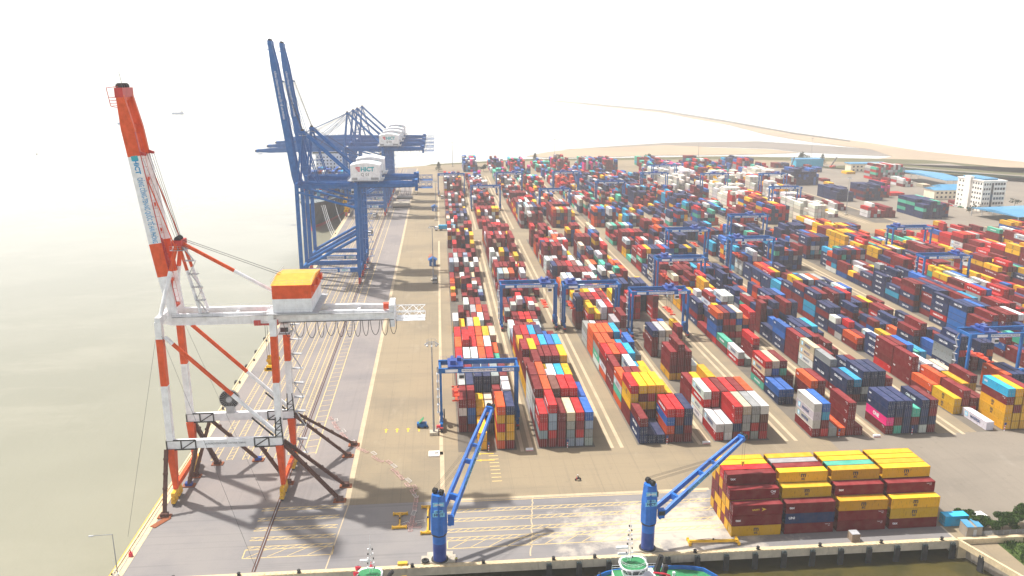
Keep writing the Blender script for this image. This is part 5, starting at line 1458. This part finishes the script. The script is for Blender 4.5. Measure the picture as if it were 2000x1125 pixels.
for z, x in ((5.2,-2.4),(3.9,-2.9)): b.tube((x,0.8,z),(x-.9,.2,z+.1),.16,.5,10)
b.build('horn', M['letter_red'], sb)
b = MB(); b.tube((3.6,.6,-.5),(3.6,.6,3.1),.55,.5,12,0); b.tube((3.6,.6,3.1),(4.4,.6,3.9),.5,.42,10,0); b.build('funnel', [M['black']], sb)
MB().tube((5.6,.4,.2),(5.6,.4,1.6),.9,.75,14).build('life_raft', M['white'], sb); b = MB(); b.tube((6.7,.4,-.6),(6.7,.4,2.0),.3,n=8); b.box(6.2,7.3,0,.9,2.0,2.5); b.build('winch', M['yellow'], sb)
sb2 = thing('pilot_boat', 'small boat with dark funnel peeping in at the lower left corner', 'boat', (-66.5, 156.2, 0))
hull(sb2, 16, 5.6, WZ-.4, -2.0, [M['ship_black'], M['white'], M['green_deck']], sheer=.3)
MB().box(-5, 3, -2.2, 2.2, -2.9, 1.6).build('deckhouse', M['white'], sb2); wheelhouse(sb2, -2.6, .8, 1.5, 4.6, 4.2, 2.2)
b = MB(); mast_tree(b, -3.0, 1.6, 3.9, 3.2); b.build('mast', [M['white'], M['black']], sb2)
b = MB(); b.tube((1.2,.6,1.4),(1.2,.6,3.7),1.0,.95,14); b.tube((1.2,.6,3.7),(1.8,.6,4.5),.9,.8,14); b.build('funnel', M['black'], sb2); MB().tube((3.0,.6,1.6),(3.0,.6,3.0),.6,n=12).build('vent', M['buoy_orange'], sb2)

# ------------------------------------------------------------------ container ship at the berth
cs = thing('container_ship', 'large black hulled container ship moored along the quay behind the blue cranes', 'container ship', (-95.6, 612, 0))
b = MB(); Ls = 275; n = 26; rows = []
for i in range(n+1):
    t = i/n; y = Ls*t
    top = 15.6*min(1, (t/.16))**.5 if t < .16 else 15.6
    top = max(.4, top if t > 0 else .4); wl = 15.6*min(1, max(0, (t-.02)/.24))**.75; wl = max(.15, wl)
    if t > .9: top *= 1-(t-.9)*1.2; wl *= 1-(t-.9)*3
    zt = 14.2+2.2*max(0, (1-t/.14)); y0 = y-(5.5*(1-t/.1) if t < .1 else 0)
    rows.append(((-wl, y+3*(t < .04), WZ-1), (-wl*1.02, y+2*(t < .04), WZ+2.2), (-top, y0, zt), (top, y0, zt), (wl*1.02, y+2*(t < .04), WZ+2.2), (wl, y+3*(t < .04), WZ-1)))
for a, c in zip(rows[:-1], rows[1:]):
    for j, m_ in ((0, 1), (1, 0), (2, 2), (3, 0), (4, 1)): b.add([a[j], a[j+1], c[j+1], c[j]], [(3,2,1,0)], m_)
b.add(rows[-1], [tuple(range(6))], 0); b.tube((0,-2,-5.0),(0,6,-5.0),.8,1.9,12,1)
hl = b.build('hull', [M['ship_black'], M['ship_red'], M['deck_grey']], cs)
b = MB(); b.box(-15.4,15.4,147,158,14.2,38,0); b.box(-19,19,148,153,38,41,0)
for z in range(17, 38, 3):
    for x in range(-14, 15, 3): b.box(x-.6,x+.6,146.94,147,z,z+1.2,1)
b.box(-18,18,147.9,148,38.9,40.3,1); b.tube((0,151,41),(0,151,48),.5,n=8,mat=0); b.box(-3,3,150,152,44,44.5,0)
b.build('bridge_block', [M['white'], M['glass']], cs)
MB().box(-4,4,196,206,14.2,40).build('funnel', M['crane_blue'], cs)
b = MB(); b.tube((0,12,16),(0,12,29),.7,.4,10); b.build('foremast', M['white'], cs)
b = MB(); b.tube((-4,7,15.4),(-4,9,15.4),.9,n=10); b.tube((4,7,15.4),(4,9,15.4),.9,n=10)
for x in (-14,14): b.rail([(x*.35,2,15.9),(x*.8,18,14.7)], r=.1)
b.build('deck_gear', M['galv'], cs)
b = MB()
for x0, y0, x1, y1 in ((8,3,21.8,-52),(9,5,21.8,-45),(10,6,21.8,-38),(14,30,21.8,4)):
    p = Vector((x0,y0,13.5)); q = Vector((x1,y1,.6)); b.path([p.lerp(q, t/6)-Vector((0,0,2.2*math.sin(math.pi*t/6))) for t in range(7)], .10, 4)
b.build('mooring_rope', M['white'], cs)
# hatch covers and other ships far out
for i, (x, y) in enumerate(((-32, 690), (-31.5, 742))):
    o = thing('hatch_cover_stack', ('pale', 'dark')[i]+' stack of ship hatch covers on the apron beside the far blue cranes', 'hatch covers', (x, y, 0))
    for j in range(3 if i == 0 else 1): MB().box(-7,7,-6,6,.2+j*1.3,1.3+j*1.3).build('cover', M['concrete'] if i == 0 and j else M['black'], o)
def far_ship(x, y, L, rz, col, label):
    o = thing('cargo_ship', label, 'ship', (x, y, WZ), rz, 'ships out on the hazy water')
    b = MB(); pts = [(-L/2,-.06*L),(L*.35,-.075*L),(L/2,0),(L*.35,.075*L),(-L/2,.06*L)]; b.prism(pts, 0, L*.10, 0, 0); b.build('hull', M[col], o)
    b = MB(); b.box(-L*.42,-L*.26,-.055*L,.055*L,L*.10,L*.26,0); b.box(-L*.38,-L*.32,-.02*L,.02*L,L*.26,L*.33,0); b.build('superstructure', M['white'], o)
    b = MB(); b.tube((L*.1,0,L*.1),(L*.1,0,L*.28),L*.006,n=6); b.tube((L*.33,0,L*.1),(L*.33,0,L*.24),L*.006,n=6); b.build('mast', M['steel'], o)
far_ship(-786, 2617, 34, R(200), 'crane_blue', 'faint grey ship in the haze right of the orange boom tip')
far_ship(-748, 2066, 30, R(176), 'crane_blue', 'faint bluish ship in the haze partly behind the orange boom')
far_ship(-588, 1271, 5, R(90), 'black', 'tiny lone boat far left on the pale water')
far_ship(1010, 3560, 14, R(150), 'black', 'tiny boat beyond the breakwater in the pale distance')

# ------------------------------------------------------------------ buildings
def windows(bd, x0, x1, n, z0, dz, rows, y, out, w=1.6, h=1.5, rot=None):
    """rows of windows on one facade, every window its own part"""
    for rI in range(rows):
        for i in range(n):
            c = x0+(x1-x0)*(i+.5)/n; z = z0+dz*rI
            q = MB()
            if rot == 'x': q.box(min(y, y+out), max(y, y+out), c-w/2, c+w/2, z, z+h)
            else: q.box(c-w/2, c+w/2, min(y, y+out), max(y, y+out), z, z+h)
            q.build('window', M['glass'], bd)
oc = at(1913, 413)
ob = thing('office_building', 'cream seven storey office block with blue roof beside the open pavement', 'building', (oc.x, oc.y, 0), R(3))
MB().box(0,20.5,0,31,0,24.2).build('wall', M['bldg_white'], ob)
MB().box(-1.6,1.5,13.5,20.5,0,27).build('stair_tower', M['bldg_white'], ob)
MB().box(2.5,15,3,28,24.2,26.0).box(2.2,15.3,2.7,28.3,26.0,26.25).build('roof', M['roof_blue'], ob)
b = MB(); b.box(-.5,21,-.5,31.5,24.2,24.9); b.build('cornice', M['bldg_white'], ob)
MB().box(7.6,9.6,-.12,0,1,23).build('glass_stair', M['glass'], ob)
windows(ob, .6, 7.2, 3, 1.6, 3.9, 6, 0, -.08, 1.3, 1.7); windows(ob, 10.2, 20.1, 4, 1.6, 3.9, 6, 0, -.08, 1.9, 2.0)
windows(ob, .8, 12.8, 4, 1.8, 3.9, 6, 0, -.08, 1.5, 1.6, 'x'); windows(ob, 22, 30, 2, 1.8, 3.9, 6, 0, -.08, 1.5, 1.4, 'x')
def canopy(x, y, L, W, H, rz, label, legs=7, pitch=1.8):
    o = thing('canopy_shed', label, 'shed', (x, y, 0), rz, 'open sided sheds with blue roofs')
    b = MB(); b.add([(0,0,H),(L,0,H),(L,W/2,H+pitch),(0,W/2,H+pitch),(L,W,H),(0,W,H),(0,0,H-.3),(L,0,H-.3),(L,W,H-.3),(0,W,H-.3)], [(0,1,2,3),(3,2,4,5),(0,6,7,1),(4,8,9,5),(0,3,5,9,6),(1,7,8,4,2),(6,9,8,7)]); b.build('roof', M['roof_blue'], o)
    for i in range(legs+1):
        for yy in (.5, W-.5): MB().beam((L*i/legs*.98+.3, yy, 0), (L*i/legs*.98+.3, yy, H-.2), .45).build('post', M['galv'], o)
    return o
canopy(488, 752, 24, 88, 9, R(0), 'long blue roofed open shed behind the navy container stacks', 3)
canopy(423, 560, 60, 46, 6.5, R(8), 'blue roofed open shed cut by the right picture edge', 6)
o = thing('low_building', 'low cream building with blue roof left of the office block', 'building', (438, 690, 0))
MB().box(0,26,0,16,0,8.5).build('wall', M['cream'], o); b = MB(); b.add([(-.8,-.8,8.5),(26.8,-.8,8.5),(26.8,8,10.6),(-.8,8,10.6),(26.8,16.8,8.5),(-.8,16.8,8.5)], [(0,1,2,3),(3,2,4,5),(0,3,5),(1,4,2),(0,5,4,1)]); b.build('roof', M['roof_blue'], o); windows(o, 1, 25, 6, 1.5, 3.8, 2, 0, -.08, 1.8, 1.6)
o = thing('warehouse', 'long blue roofed warehouse between the shed and the office block', 'building', (462, 712, 0))
MB().box(0,40,0,20,0,7).build('wall', M['cream'], o); b = MB(); b.add([(-1,-1,7),(41,-1,7),(41,10,9.5),(-1,10,9.5),(41,21,7),(-1,21,7)], [(0,1,2,3),(3,2,4,5),(0,3,5),(1,4,2),(0,5,4,1)]); b.build('roof', M['roof_blue'], o)
o = thing('cream_building', 'low cream building with pale blue roof at the back of the pavement', 'building', (470, 905, 0))
MB().box(0,44,0,14,0,9).build('wall', M['cream'], o); MB().box(-1,45,-1,15,9,9.8).build('roof', M['roof_blue'], o); windows(o, 1, 43, 9, 1.2, 4, 2, 0, -.08, 2, 1.8)
o = thing('equipment_shed', 'blue green shed at the back of the yard left of the cream building', 'building', (430, 962, 0)); MB().box(0,34,0,14,0,9).build('wall', M['cyan'], o); MB().box(-1,35,-1,15,9,9.6).build('roof', M['roof_blue'], o)
for x, y, rz, l in ((422,955,.9,'reach stacker with raised boom at the back of the yard, left one'),(470,950,.6,'reach stacker with raised boom by the cream building, right one')):
    o = thing('reach_stacker', l, 'reach stacker', (x, y, 0), rz, 'reach stackers at the back of the yard'); MB().box(-4,4,-1.8,1.8,.9,2.8).build('chassis', M['buoy_orange'], o); MB().beam((-3,0,2.8),(8,0,12),1,1.2).build('boom', M['black'], o); b = MB()
    for xx in (-2.8,2.8): b.tube((xx,-2,.9),(xx,2,.9),.9,n=12)
    b.build('wheel', M['rubber'], o)
# huts by the yard road
for x, y, l in ((-5.0, 468, 'blue roofed hut by the second light mast with orange frames behind'), (-4.6, 668, 'small blue hut farther up the yard road')):
    o = thing('hut', l, 'hut', (x, y, 0)); MB().box(-1.9,1.9,-2.2,2.2,0,3.6).build('wall', M['crane_blue'], o)
    b = MB(); b.add([(-2.6,-2.9,3.5),(2.6,-2.9,3.5),(2.6,2.9,3.5),(-2.6,2.9,3.5),(0,-2.9,5.0),(0,2.9,5.0)], [(0,4,5,3),(4,1,2,5),(0,1,4),(3,5,2),(0,3,2,1)]); b.build('roof', M['crane_blue'], o); MB().box(-.5,.5,-2.26,-2.2,0,2.2).build('door', M['white'], o)
o = thing('frame_rack', 'orange tubular frames heaped behind the blue hut', 'rack', (-5.8, 482, 0)); b = MB()
for i in range(6): b.beam((-1.6+.5*i,-1.5,0),(-1.2+.4*i,1.6,3.2+.3*(i%2)),.12); b.beam((-1.8,-1+.5*i,1.2+.2*i),(1.6,-1+.5*i,1.6),.1)
b.build('tubes', M['buoy_orange'], o)
# trucks
def truck(x, y, rz, cabc, load, label, loadc=None):
    o = thing('container_truck', label, 'truck', (x, y, 0), rz, 'trucks on the terminal roads')
    b = MB(); b.box(-1.2,1.2,-1.6,.6,.6,2.9,0); b.box(-1.15,1.15,-1.63,-1.6,1.8,2.6,1); b.build('cab', [M[cabc], M['glass']], o)
    MB().box(-1.1,1.1,.4,13.6,.95,1.25).build('trailer', M['black'], o)
    for yy in (-.6, 2.4, 3.6, 11.0, 12.2):
        q = MB(); q.tube((-1.2,yy,.5),(-.7,yy,.5),.5,n=12); q.tube((.7,yy,.5),(1.2,yy,.5),.5,n=12); q.build('wheel', M['rubber'], o)
    if load:
        c = thing('shipping_container', load, 'container', (x, y, 1.27), rz, 'containers riding on trucks'); 
        bo = link('body', BODY[40], c, (-CWd/2, 1.2, 0)); bo.color = (*CC[loadc], 1)
        for dd in DOORS: e = link('door', dd, c, (-CWd/2, 1.2, 0)); e.color = (*CC[loadc], 1)
    return o
truck(-2.6, 579, R(-90), 'white', 'light blue container riding on the truck at the middle cross road', 'white truck entering the middle cross road with a light blue container', 'L')
truck(-3.6, 425, 0, 'steel', None, 'grey flatbed truck parked in front of the blue hut')
truck(2.2, 735, 0, 'white', None, 'truck waiting under the farthest crane of the first block')
truck(-51, 640, 0, 'white', None, 'white truck driving between the crane rails near the container ship')
truck(-49, 565, 0, 'white', None, 'white truck between the crane rails behind the raised boom cranes')
truck(47.2, 405, R(180), 'crane_blue', 'maroon container riding on a truck beside the second yard block', 'blue truck in the lane beside the second yard block', 'M')
def car(x, y, rz, col, label, i):
    o = thing('parked_car', label, 'car', (x, y, 0), rz, 'cars parked by the office block')
    b = MB(); b.box(-.88,.88,-2.2,2.2,.35,.95); b.build('body', M[col], o)
    b = MB(); b.add([(-.8,-1.2,.95),(.8,-1.2,.95),(.8,1.7,.95),(-.8,1.7,.95),(-.65,-.5,1.5),(.65,-.5,1.5),(.65,1.2,1.5),(-.65,1.2,1.5)], [(4,5,6,7),(0,1,5,4),(1,2,6,5),(2,3,7,6),(3,0,4,7)], 0); b.build('cabin', M['glass'], o)
    for sx in (-1, 1):
        for yy in (-1.4, 1.4): MB().tube((sx*.75,yy,.33),(sx*.92,yy,.33),.33,n=10).build('wheel', M['rubber'], o)
for i, (c_n, cw) in enumerate((('white','white'),('cyan','light blue'),('letter_red','red'),('white','white'),('green_deck','green'),('black','black'),('cyan','light blue'),('steel','grey'))):
    p = at(1838+i*9.5, 399+i*1.6); car(p.x, p.y, R(8), c_n, '%s car parked before the low buildings, %s from the left in the row' % (cw, ORD[i]), i)
# ------------------------------------------------------------------ corner with shed, bushes and fence at the lower right
o = thing('shipping_container', 'old light blue container used as a store behind the quayside stacks', 'container', (121.4, 169.6, .05), 0); bo = link('body', BODY[20], o); bo.color = (*CC['L'], 1); bo.rotation_euler.z = R(-90); bo.location = (0, CWd, 0)
for dd in DOORS: e = link('door', dd, o, (0, CWd, 0), R(-90)); e.color = (*CC['L'], 1)
o = thing('guard_shed', 'small grey shed with blue sheets on its roof by the dock corner', 'shed', (125.6, 165.9, -.0))
MB().box(-1.9,1.9,-1.4,1.6,0,2.7).build('wall', M['quay_wall'], o); b = MB(); b.beam((-1.2,-1.5,2.75),(-1.0,1.7,3.0),1.7,.12); b.beam((1.2,-1.5,2.75),(1.3,1.7,3.0),1.5,.12); b.build('roof', M['roof_blue'], o); MB().box(-.3,.5,-1.45,-1.4,0,2.0).build('door', M['galv'], o)
o = thing('kiosk', 'small kiosk with white roof behind the bushes', 'kiosk', (130.5, 170.5, 0)); MB().box(-1.2,1.2,-1,1,0,2.2).build('wall', M['quay_wall'], o); MB().beam((-1.5,-.2,2.3),(1.5,.2,2.5),2.4,.1).build('roof', M['white'], o)
o = thing('mesh_fence', 'low grey wire fence in front of the dark bushes', 'fence', (123.5, 164.6, 0))
for i in range(18): MB().beam((i*1.6,0,0),(i*1.6,0,1.5),.07).build('post', M['galv'], o)
b = MB()
for z in [.15+.12*i for i in range(12)]: b.beam((0,0,z),(27.2,0,z),.022)
for i in range(110): b.beam((.25*i,0,.1),(.25*i,0,1.45),.016)
b.build('mesh', M['galv'], o)
def foliage_mesh(n, rx, ry, rz_, size, seed, dens=None):
    rg = random.Random(seed); b = MB()
    blobs = [(rg.uniform(-.65,.65)*rx, rg.uniform(-.65,.65)*ry, rg.uniform(-.5,.7)*rz_, rg.uniform(.3,.5)) for _ in range(9)]
    for i in range(n):
        bx, by, bz, br = rg.choice(blobs); a = rg.uniform(0, 2*math.pi); c = rg.uniform(-1,1); rr = br*(rg.random()**.4)
        p = Vector((bx+rx*rr*math.cos(a)*math.sqrt(1-c*c), by+ry*rr*math.sin(a)*math.sqrt(1-c*c), bz+rz_*rr*c))
        n1 = Vector((rg.uniform(-1,1), rg.uniform(-1,1), rg.uniform(-.3,1))).normalized(); t = n1.orthogonal().normalized(); u = n1.cross(t); s = size*rg.uniform(.6,1.3)
        b.add([p-t*s, p+u*s*.5, p+t*s, p-u*s*.5], [(0,1,2,3)])
    return b
def tree(x, y, h, w, label, mat, seed, n=420, size=.45, z=0, conif=False, group=None, nm='tree'):
    o = thing(nm, label, 'tree' if nm == 'tree' else 'bush', (x, y, z), 0, group)
    b = MB(); b.tube((0,0,-1),(0,0,h*.75),.05*h*.5,.05,8)
    for i in range(5):
        a = i*1.3+seed; b.tube((0,0,h*(.3+.08*i)),(w*.35*math.cos(a),w*.35*math.sin(a),h*(.45+.09*i)),.02*h*.4,.02,5)
    b.build('trunk', M['bark'], o)
    if conif:
        b = MB(); rg = random.Random(seed)
        for i in range(n):
            t = rg.random()**.8; a = rg.uniform(0,6.28); r_ = w*.5*(1-t)*rg.uniform(.35,1.1)+.1; p = Vector((r_*math.cos(a), r_*math.sin(a), h*(.15+.85*t)))
            q = Vector((math.cos(a), math.sin(a), rg.uniform(-.5,.2)))*size*1.4; u = Vector((-math.sin(a), math.cos(a), rg.uniform(-.3,.3)))*size*.5
            b.add([p-q, p+u, p+q, p-u], [(0,1,2,3)])
        b.build('crown', mat, o)
    else:
        c = foliage_mesh(n, w*.55, w*.55, h*.36, size, seed).build('crown', mat, o); c.location.z = h*.62
    return o
for i, (x, y, h, w) in enumerate(((128.6,168.0,3.4,4.4),(131.8,166.9,3.4,5.2),(134.8,167.4,3.8,5.4),(137.8,167.0,4.8,5.6),(140.9,167.8,5.6,5.6),(144.6,167.2,4.8,5.6),(128.0,172.4,2.8,4.0))):
    tree(x, y, h, w, 'dark green bush, %s' % ('leftmost, half over the shed', 'second from the left behind the fence', 'middle of the row behind the fence', 'fourth in the row behind the fence', 'tallest, near the right picture edge', 'cut by the right picture edge', 'behind the light blue store container')[i], M['leaf'], 20+i, 3000, .24, nm='bush', group='bushes behind the wire fence')
TN = ['behind the first yard block','between the first and third blocks','large, left of the sandbar','beside the mast left of the sandbar','under the left tip of the sandbar','behind the far gantry cranes','alone before the lagoon','dark and tall behind the navy pyramid stack','right of the navy pyramid stack']
for i, q in enumerate([(857,335),(945,335),(1045,325),(1092,322),(1135,322),(1265,318),(1423,320),(1565,322),(1605,325)]):
    p = at(*q); s = (11, 9, 16, 14, 10, 12, 10, 17, 15)[i]
    tree(p.x, p.y, s, s*.8, 'dark tree on the far shore, '+TN[i], M['leaf_far'], 40+i, 420, .9, conif=(i % 2 == 0), group='trees along the far shore')
for i in range(7):
    tree(424+i*4.2, 618+((i*37) % 5)-7*(i > 2), 5+i % 3, 5, 'small bare looking tree in front of the office block, %s from the left' % ORD[i], M['leaf_far'], 60+i, 160, .5, group='small trees by the office block')
for i in range(5):
    tree(484+i*7, 648-i*6, 7, 7, 'small tree right of the office block, %s from the left' % ORD[i], M['leaf_far'], 70+i, 160, .6, group='small trees right of the office block')
# tufts of reeds on the grassy bank
rg = random.Random(3); b = MB()
for i in range(2600):
    x = rg.uniform(128,158); y = rg.uniform(146,162.6)
    if x < g0.x+(162.9-y)*(g1.x-g0.x)/(162.9-g1.y)+.3: continue
    h = rg.uniform(.25,.7)*(1.6 if math.sin(x*1.1)+math.sin(y*.9) > .6 else .7); a = rg.uniform(0,3.14); dx, dy = .14*math.cos(a), .14*math.sin(a)
    b.add([(x-dx,y-dy,-.88),(x+dx,y+dy,-.88),(x+dx*2+rg.uniform(-.2,.2),y+dy*2,-.88+h),(x+rg.uniform(-.2,.2),y,-.88+h*1.1)], [(0,1,2,3)])
tag(b.build('grass_tufts', M['leaf']), 'short wild grass on the bank at the lower right', 'grass', kind='stuff')

# ------------------------------------------------------------------ people
def skin_body(name, joints, edges, mats, parent=None):
    """one continuous body grown from a skeleton; joints = (x,y,z,radius)"""
    me = bpy.data.meshes.new(name); me.from_pydata([j[:3] for j in joints], edges, [])
    for m_ in mats: me.materials.append(m_)
    o = link(name, me, parent); md = o.modifiers.new('skin', 'SKIN'); md.use_smooth_shade = True
    for i, j in enumerate(joints): me.skin_vertices[0].data[i].radius = (j[3], j[3])
    me.skin_vertices[0].data[0].use_root = True
    sd = o.modifiers.new('sub', 'SUBSURF'); sd.levels = 1; sd.render_levels = 1
    return o
def person(loc, rz, label, pose, top, bottom):
    p = thing('person', label, 'person', loc, rz)
    if pose == 'stand':
        J = [(0,0,.95,.15),(0,0,1.2,.15),(0,0,1.42,.14),(0,0,1.53,.06),(0,-.01,1.66,.105),
             (.19,0,1.41,.065),(.26,-.05,1.14,.05),(.25,-.17,.93,.035),(-.19,0,1.41,.065),(-.26,-.03,1.14,.05),(-.27,-.13,.92,.035),
             (.10,0,.86,.095),(.12,-.02,.48,.065),(.12,.02,.09,.05),(.13,-.13,.05,.045),(-.10,0,.86,.095),(-.13,.03,.48,.065),(-.13,.06,.09,.05),(-.14,-.09,.05,.045)]
    else:
        J = [(0,.15,.86,.16),(0,.08,1.08,.15),(0,-.02,1.30,.14),(0,-.04,1.42,.06),(0,-.07,1.56,.12),
             (.2,-.03,1.28,.065),(.27,-.22,1.08,.05),(.24,-.45,1.02,.035),(-.2,-.03,1.28,.065),(-.27,-.22,1.08,.05),(-.24,-.45,1.02,.035),
             (.12,.12,.82,.10),(.2,-.26,.72,.07),(.2,-.12,.34,.05),(.2,-.24,.30,.045),(-.12,.12,.82,.10),(-.2,-.26,.72,.07),(-.2,-.12,.34,.05),(-.2,-.24,.30,.045)]
    E_ = [(0,1),(1,2),(2,3),(3,4),(2,5),(5,6),(6,7),(2,8),(8,9),(9,10),(0,11),(11,12),(12,13),(13,14),(0,15),(15,16),(16,17),(17,18)]
    skin_body('body', J, E_, [M['skin']], p)
    def grow(name, ids, k, mat):
        mp = {i: n for n, i in enumerate(ids)}; ed = [(mp[a], mp[c]) for a, c in E_ if a in mp and c in mp]
        skin_body(name, [(*J[i][:3], J[i][3]*k) for i in ids], ed, [mat], p)
    grow('shirt', [1,2,5,6,8,9], 1.16, top); grow('trousers', [0,11,12,13,15,16,17], 1.14, bottom)
    hx, hy, hz = J[4][:3]; b = MB(); b.tube((hx,hy,hz+.03),(hx,hy+.01,hz+.15),.125,.07,12); b.tube((hx,hy-.03,hz+.03),(hx,hy-.03,hz+.045),.16,.16,12); b.build('helmet', M['white'], p)
    for s in (-1, 1):                       # hands with separate fingers
        w = J[7] if s > 0 else J[10]; b = MB(); c = Vector(w[:3]); dn = Vector((0,-.35,-1)).normalized() if pose == 'stand' else Vector((0,-1,-.1)).normalized()
        b.beam(c, c+dn*.09, .08, .035)
        for k, L_ in enumerate((.065,.078,.072,.055)): q = c+dn*.085+Vector((-.03+.02*k,0,0)); b.tube(q, q+dn*L_+Vector((0,0,-.01)), .009, .007, 5)
        b.tube(c+dn*.03+Vector((s*-.04,0,0)), c+dn*.075+Vector((s*-.07,-.01,0)), .011, .008, 5); b.build('hand', M['skin'], p)
    return p
person((1.9, 164.6, .05), R(20), 'person in yellow green high visibility vest standing at the foot of the left jib crane', 'stand', M['vest'], M['trousers'])
mp_ = at(1129, 938)
mb_ = thing('motorbike', 'dark motorbike crossing the empty pavement in front of the yard blocks', 'motorbike', (mp_.x, mp_.y, .02), R(-75))
for y in (-.68, .62):
    b = MB(); b.tube((-.05,y,.31),(.05,y,.31),.31,n=16); b.tube((-.06,y,.31),(.06,y,.31),.17,n=10); b.build('wheel', M['rubber'], mb_)
b = MB(); b.beam((0,-.45,.75),(0,.15,.5),.2,.25); b.beam((0,.1,.45),(0,.62,.38),.12,.1); b.beam((0,-.68,.31),(0,-.42,.95),.09); b.beam((-.33,-.38,1.0),(.33,-.38,1.0),.05); b.box(-.13,.13,-.2,.2,.3,.55); b.build('frame', M['black'], mb_)
b = MB(); b.beam((0,-.12,.76),(0,.62,.80),.26,.1); b.build('seat', M['rubber'], mb_); b = MB(); b.beam((-.2,-.45,.4),(-.1,-.38,.85),.2,.05); b.beam((.2,-.45,.4),(.1,-.38,.85),.2,.05); b.box(-.1,.1,-.52,-.42,.82,.98); b.build('fairing', M['letter_red'], mb_)
person((mp_.x, mp_.y, .02), R(-75), 'rider in dark clothes and white helmet on the motorbike', 'ride', M['black'], M['trousers'])
# ------------------------------------------------------------------ haze
hb = MB().box(-13500, 13500, -1400, 25500, -7.5, 150)
hm = bpy.data.materials.new('haze'); hm.use_nodes = True; hn = hm.node_tree
hn.nodes.remove(hn.nodes['Principled BSDF'])
pv = hn.nodes.new('ShaderNodeVolumePrincipled'); pv.inputs['Color'].default_value = (1,1,1,1)
pv.inputs['Density'].default_value = .0002; pv.inputs['Anisotropy'].default_value = .0
hn.links.new(pv.outputs[0], hn.nodes['Material Output'].inputs['Volume'])
hz = hb.build('haze', hm); hz['kind'] = 'stuff'
S.cycles.volume_bounces = 3
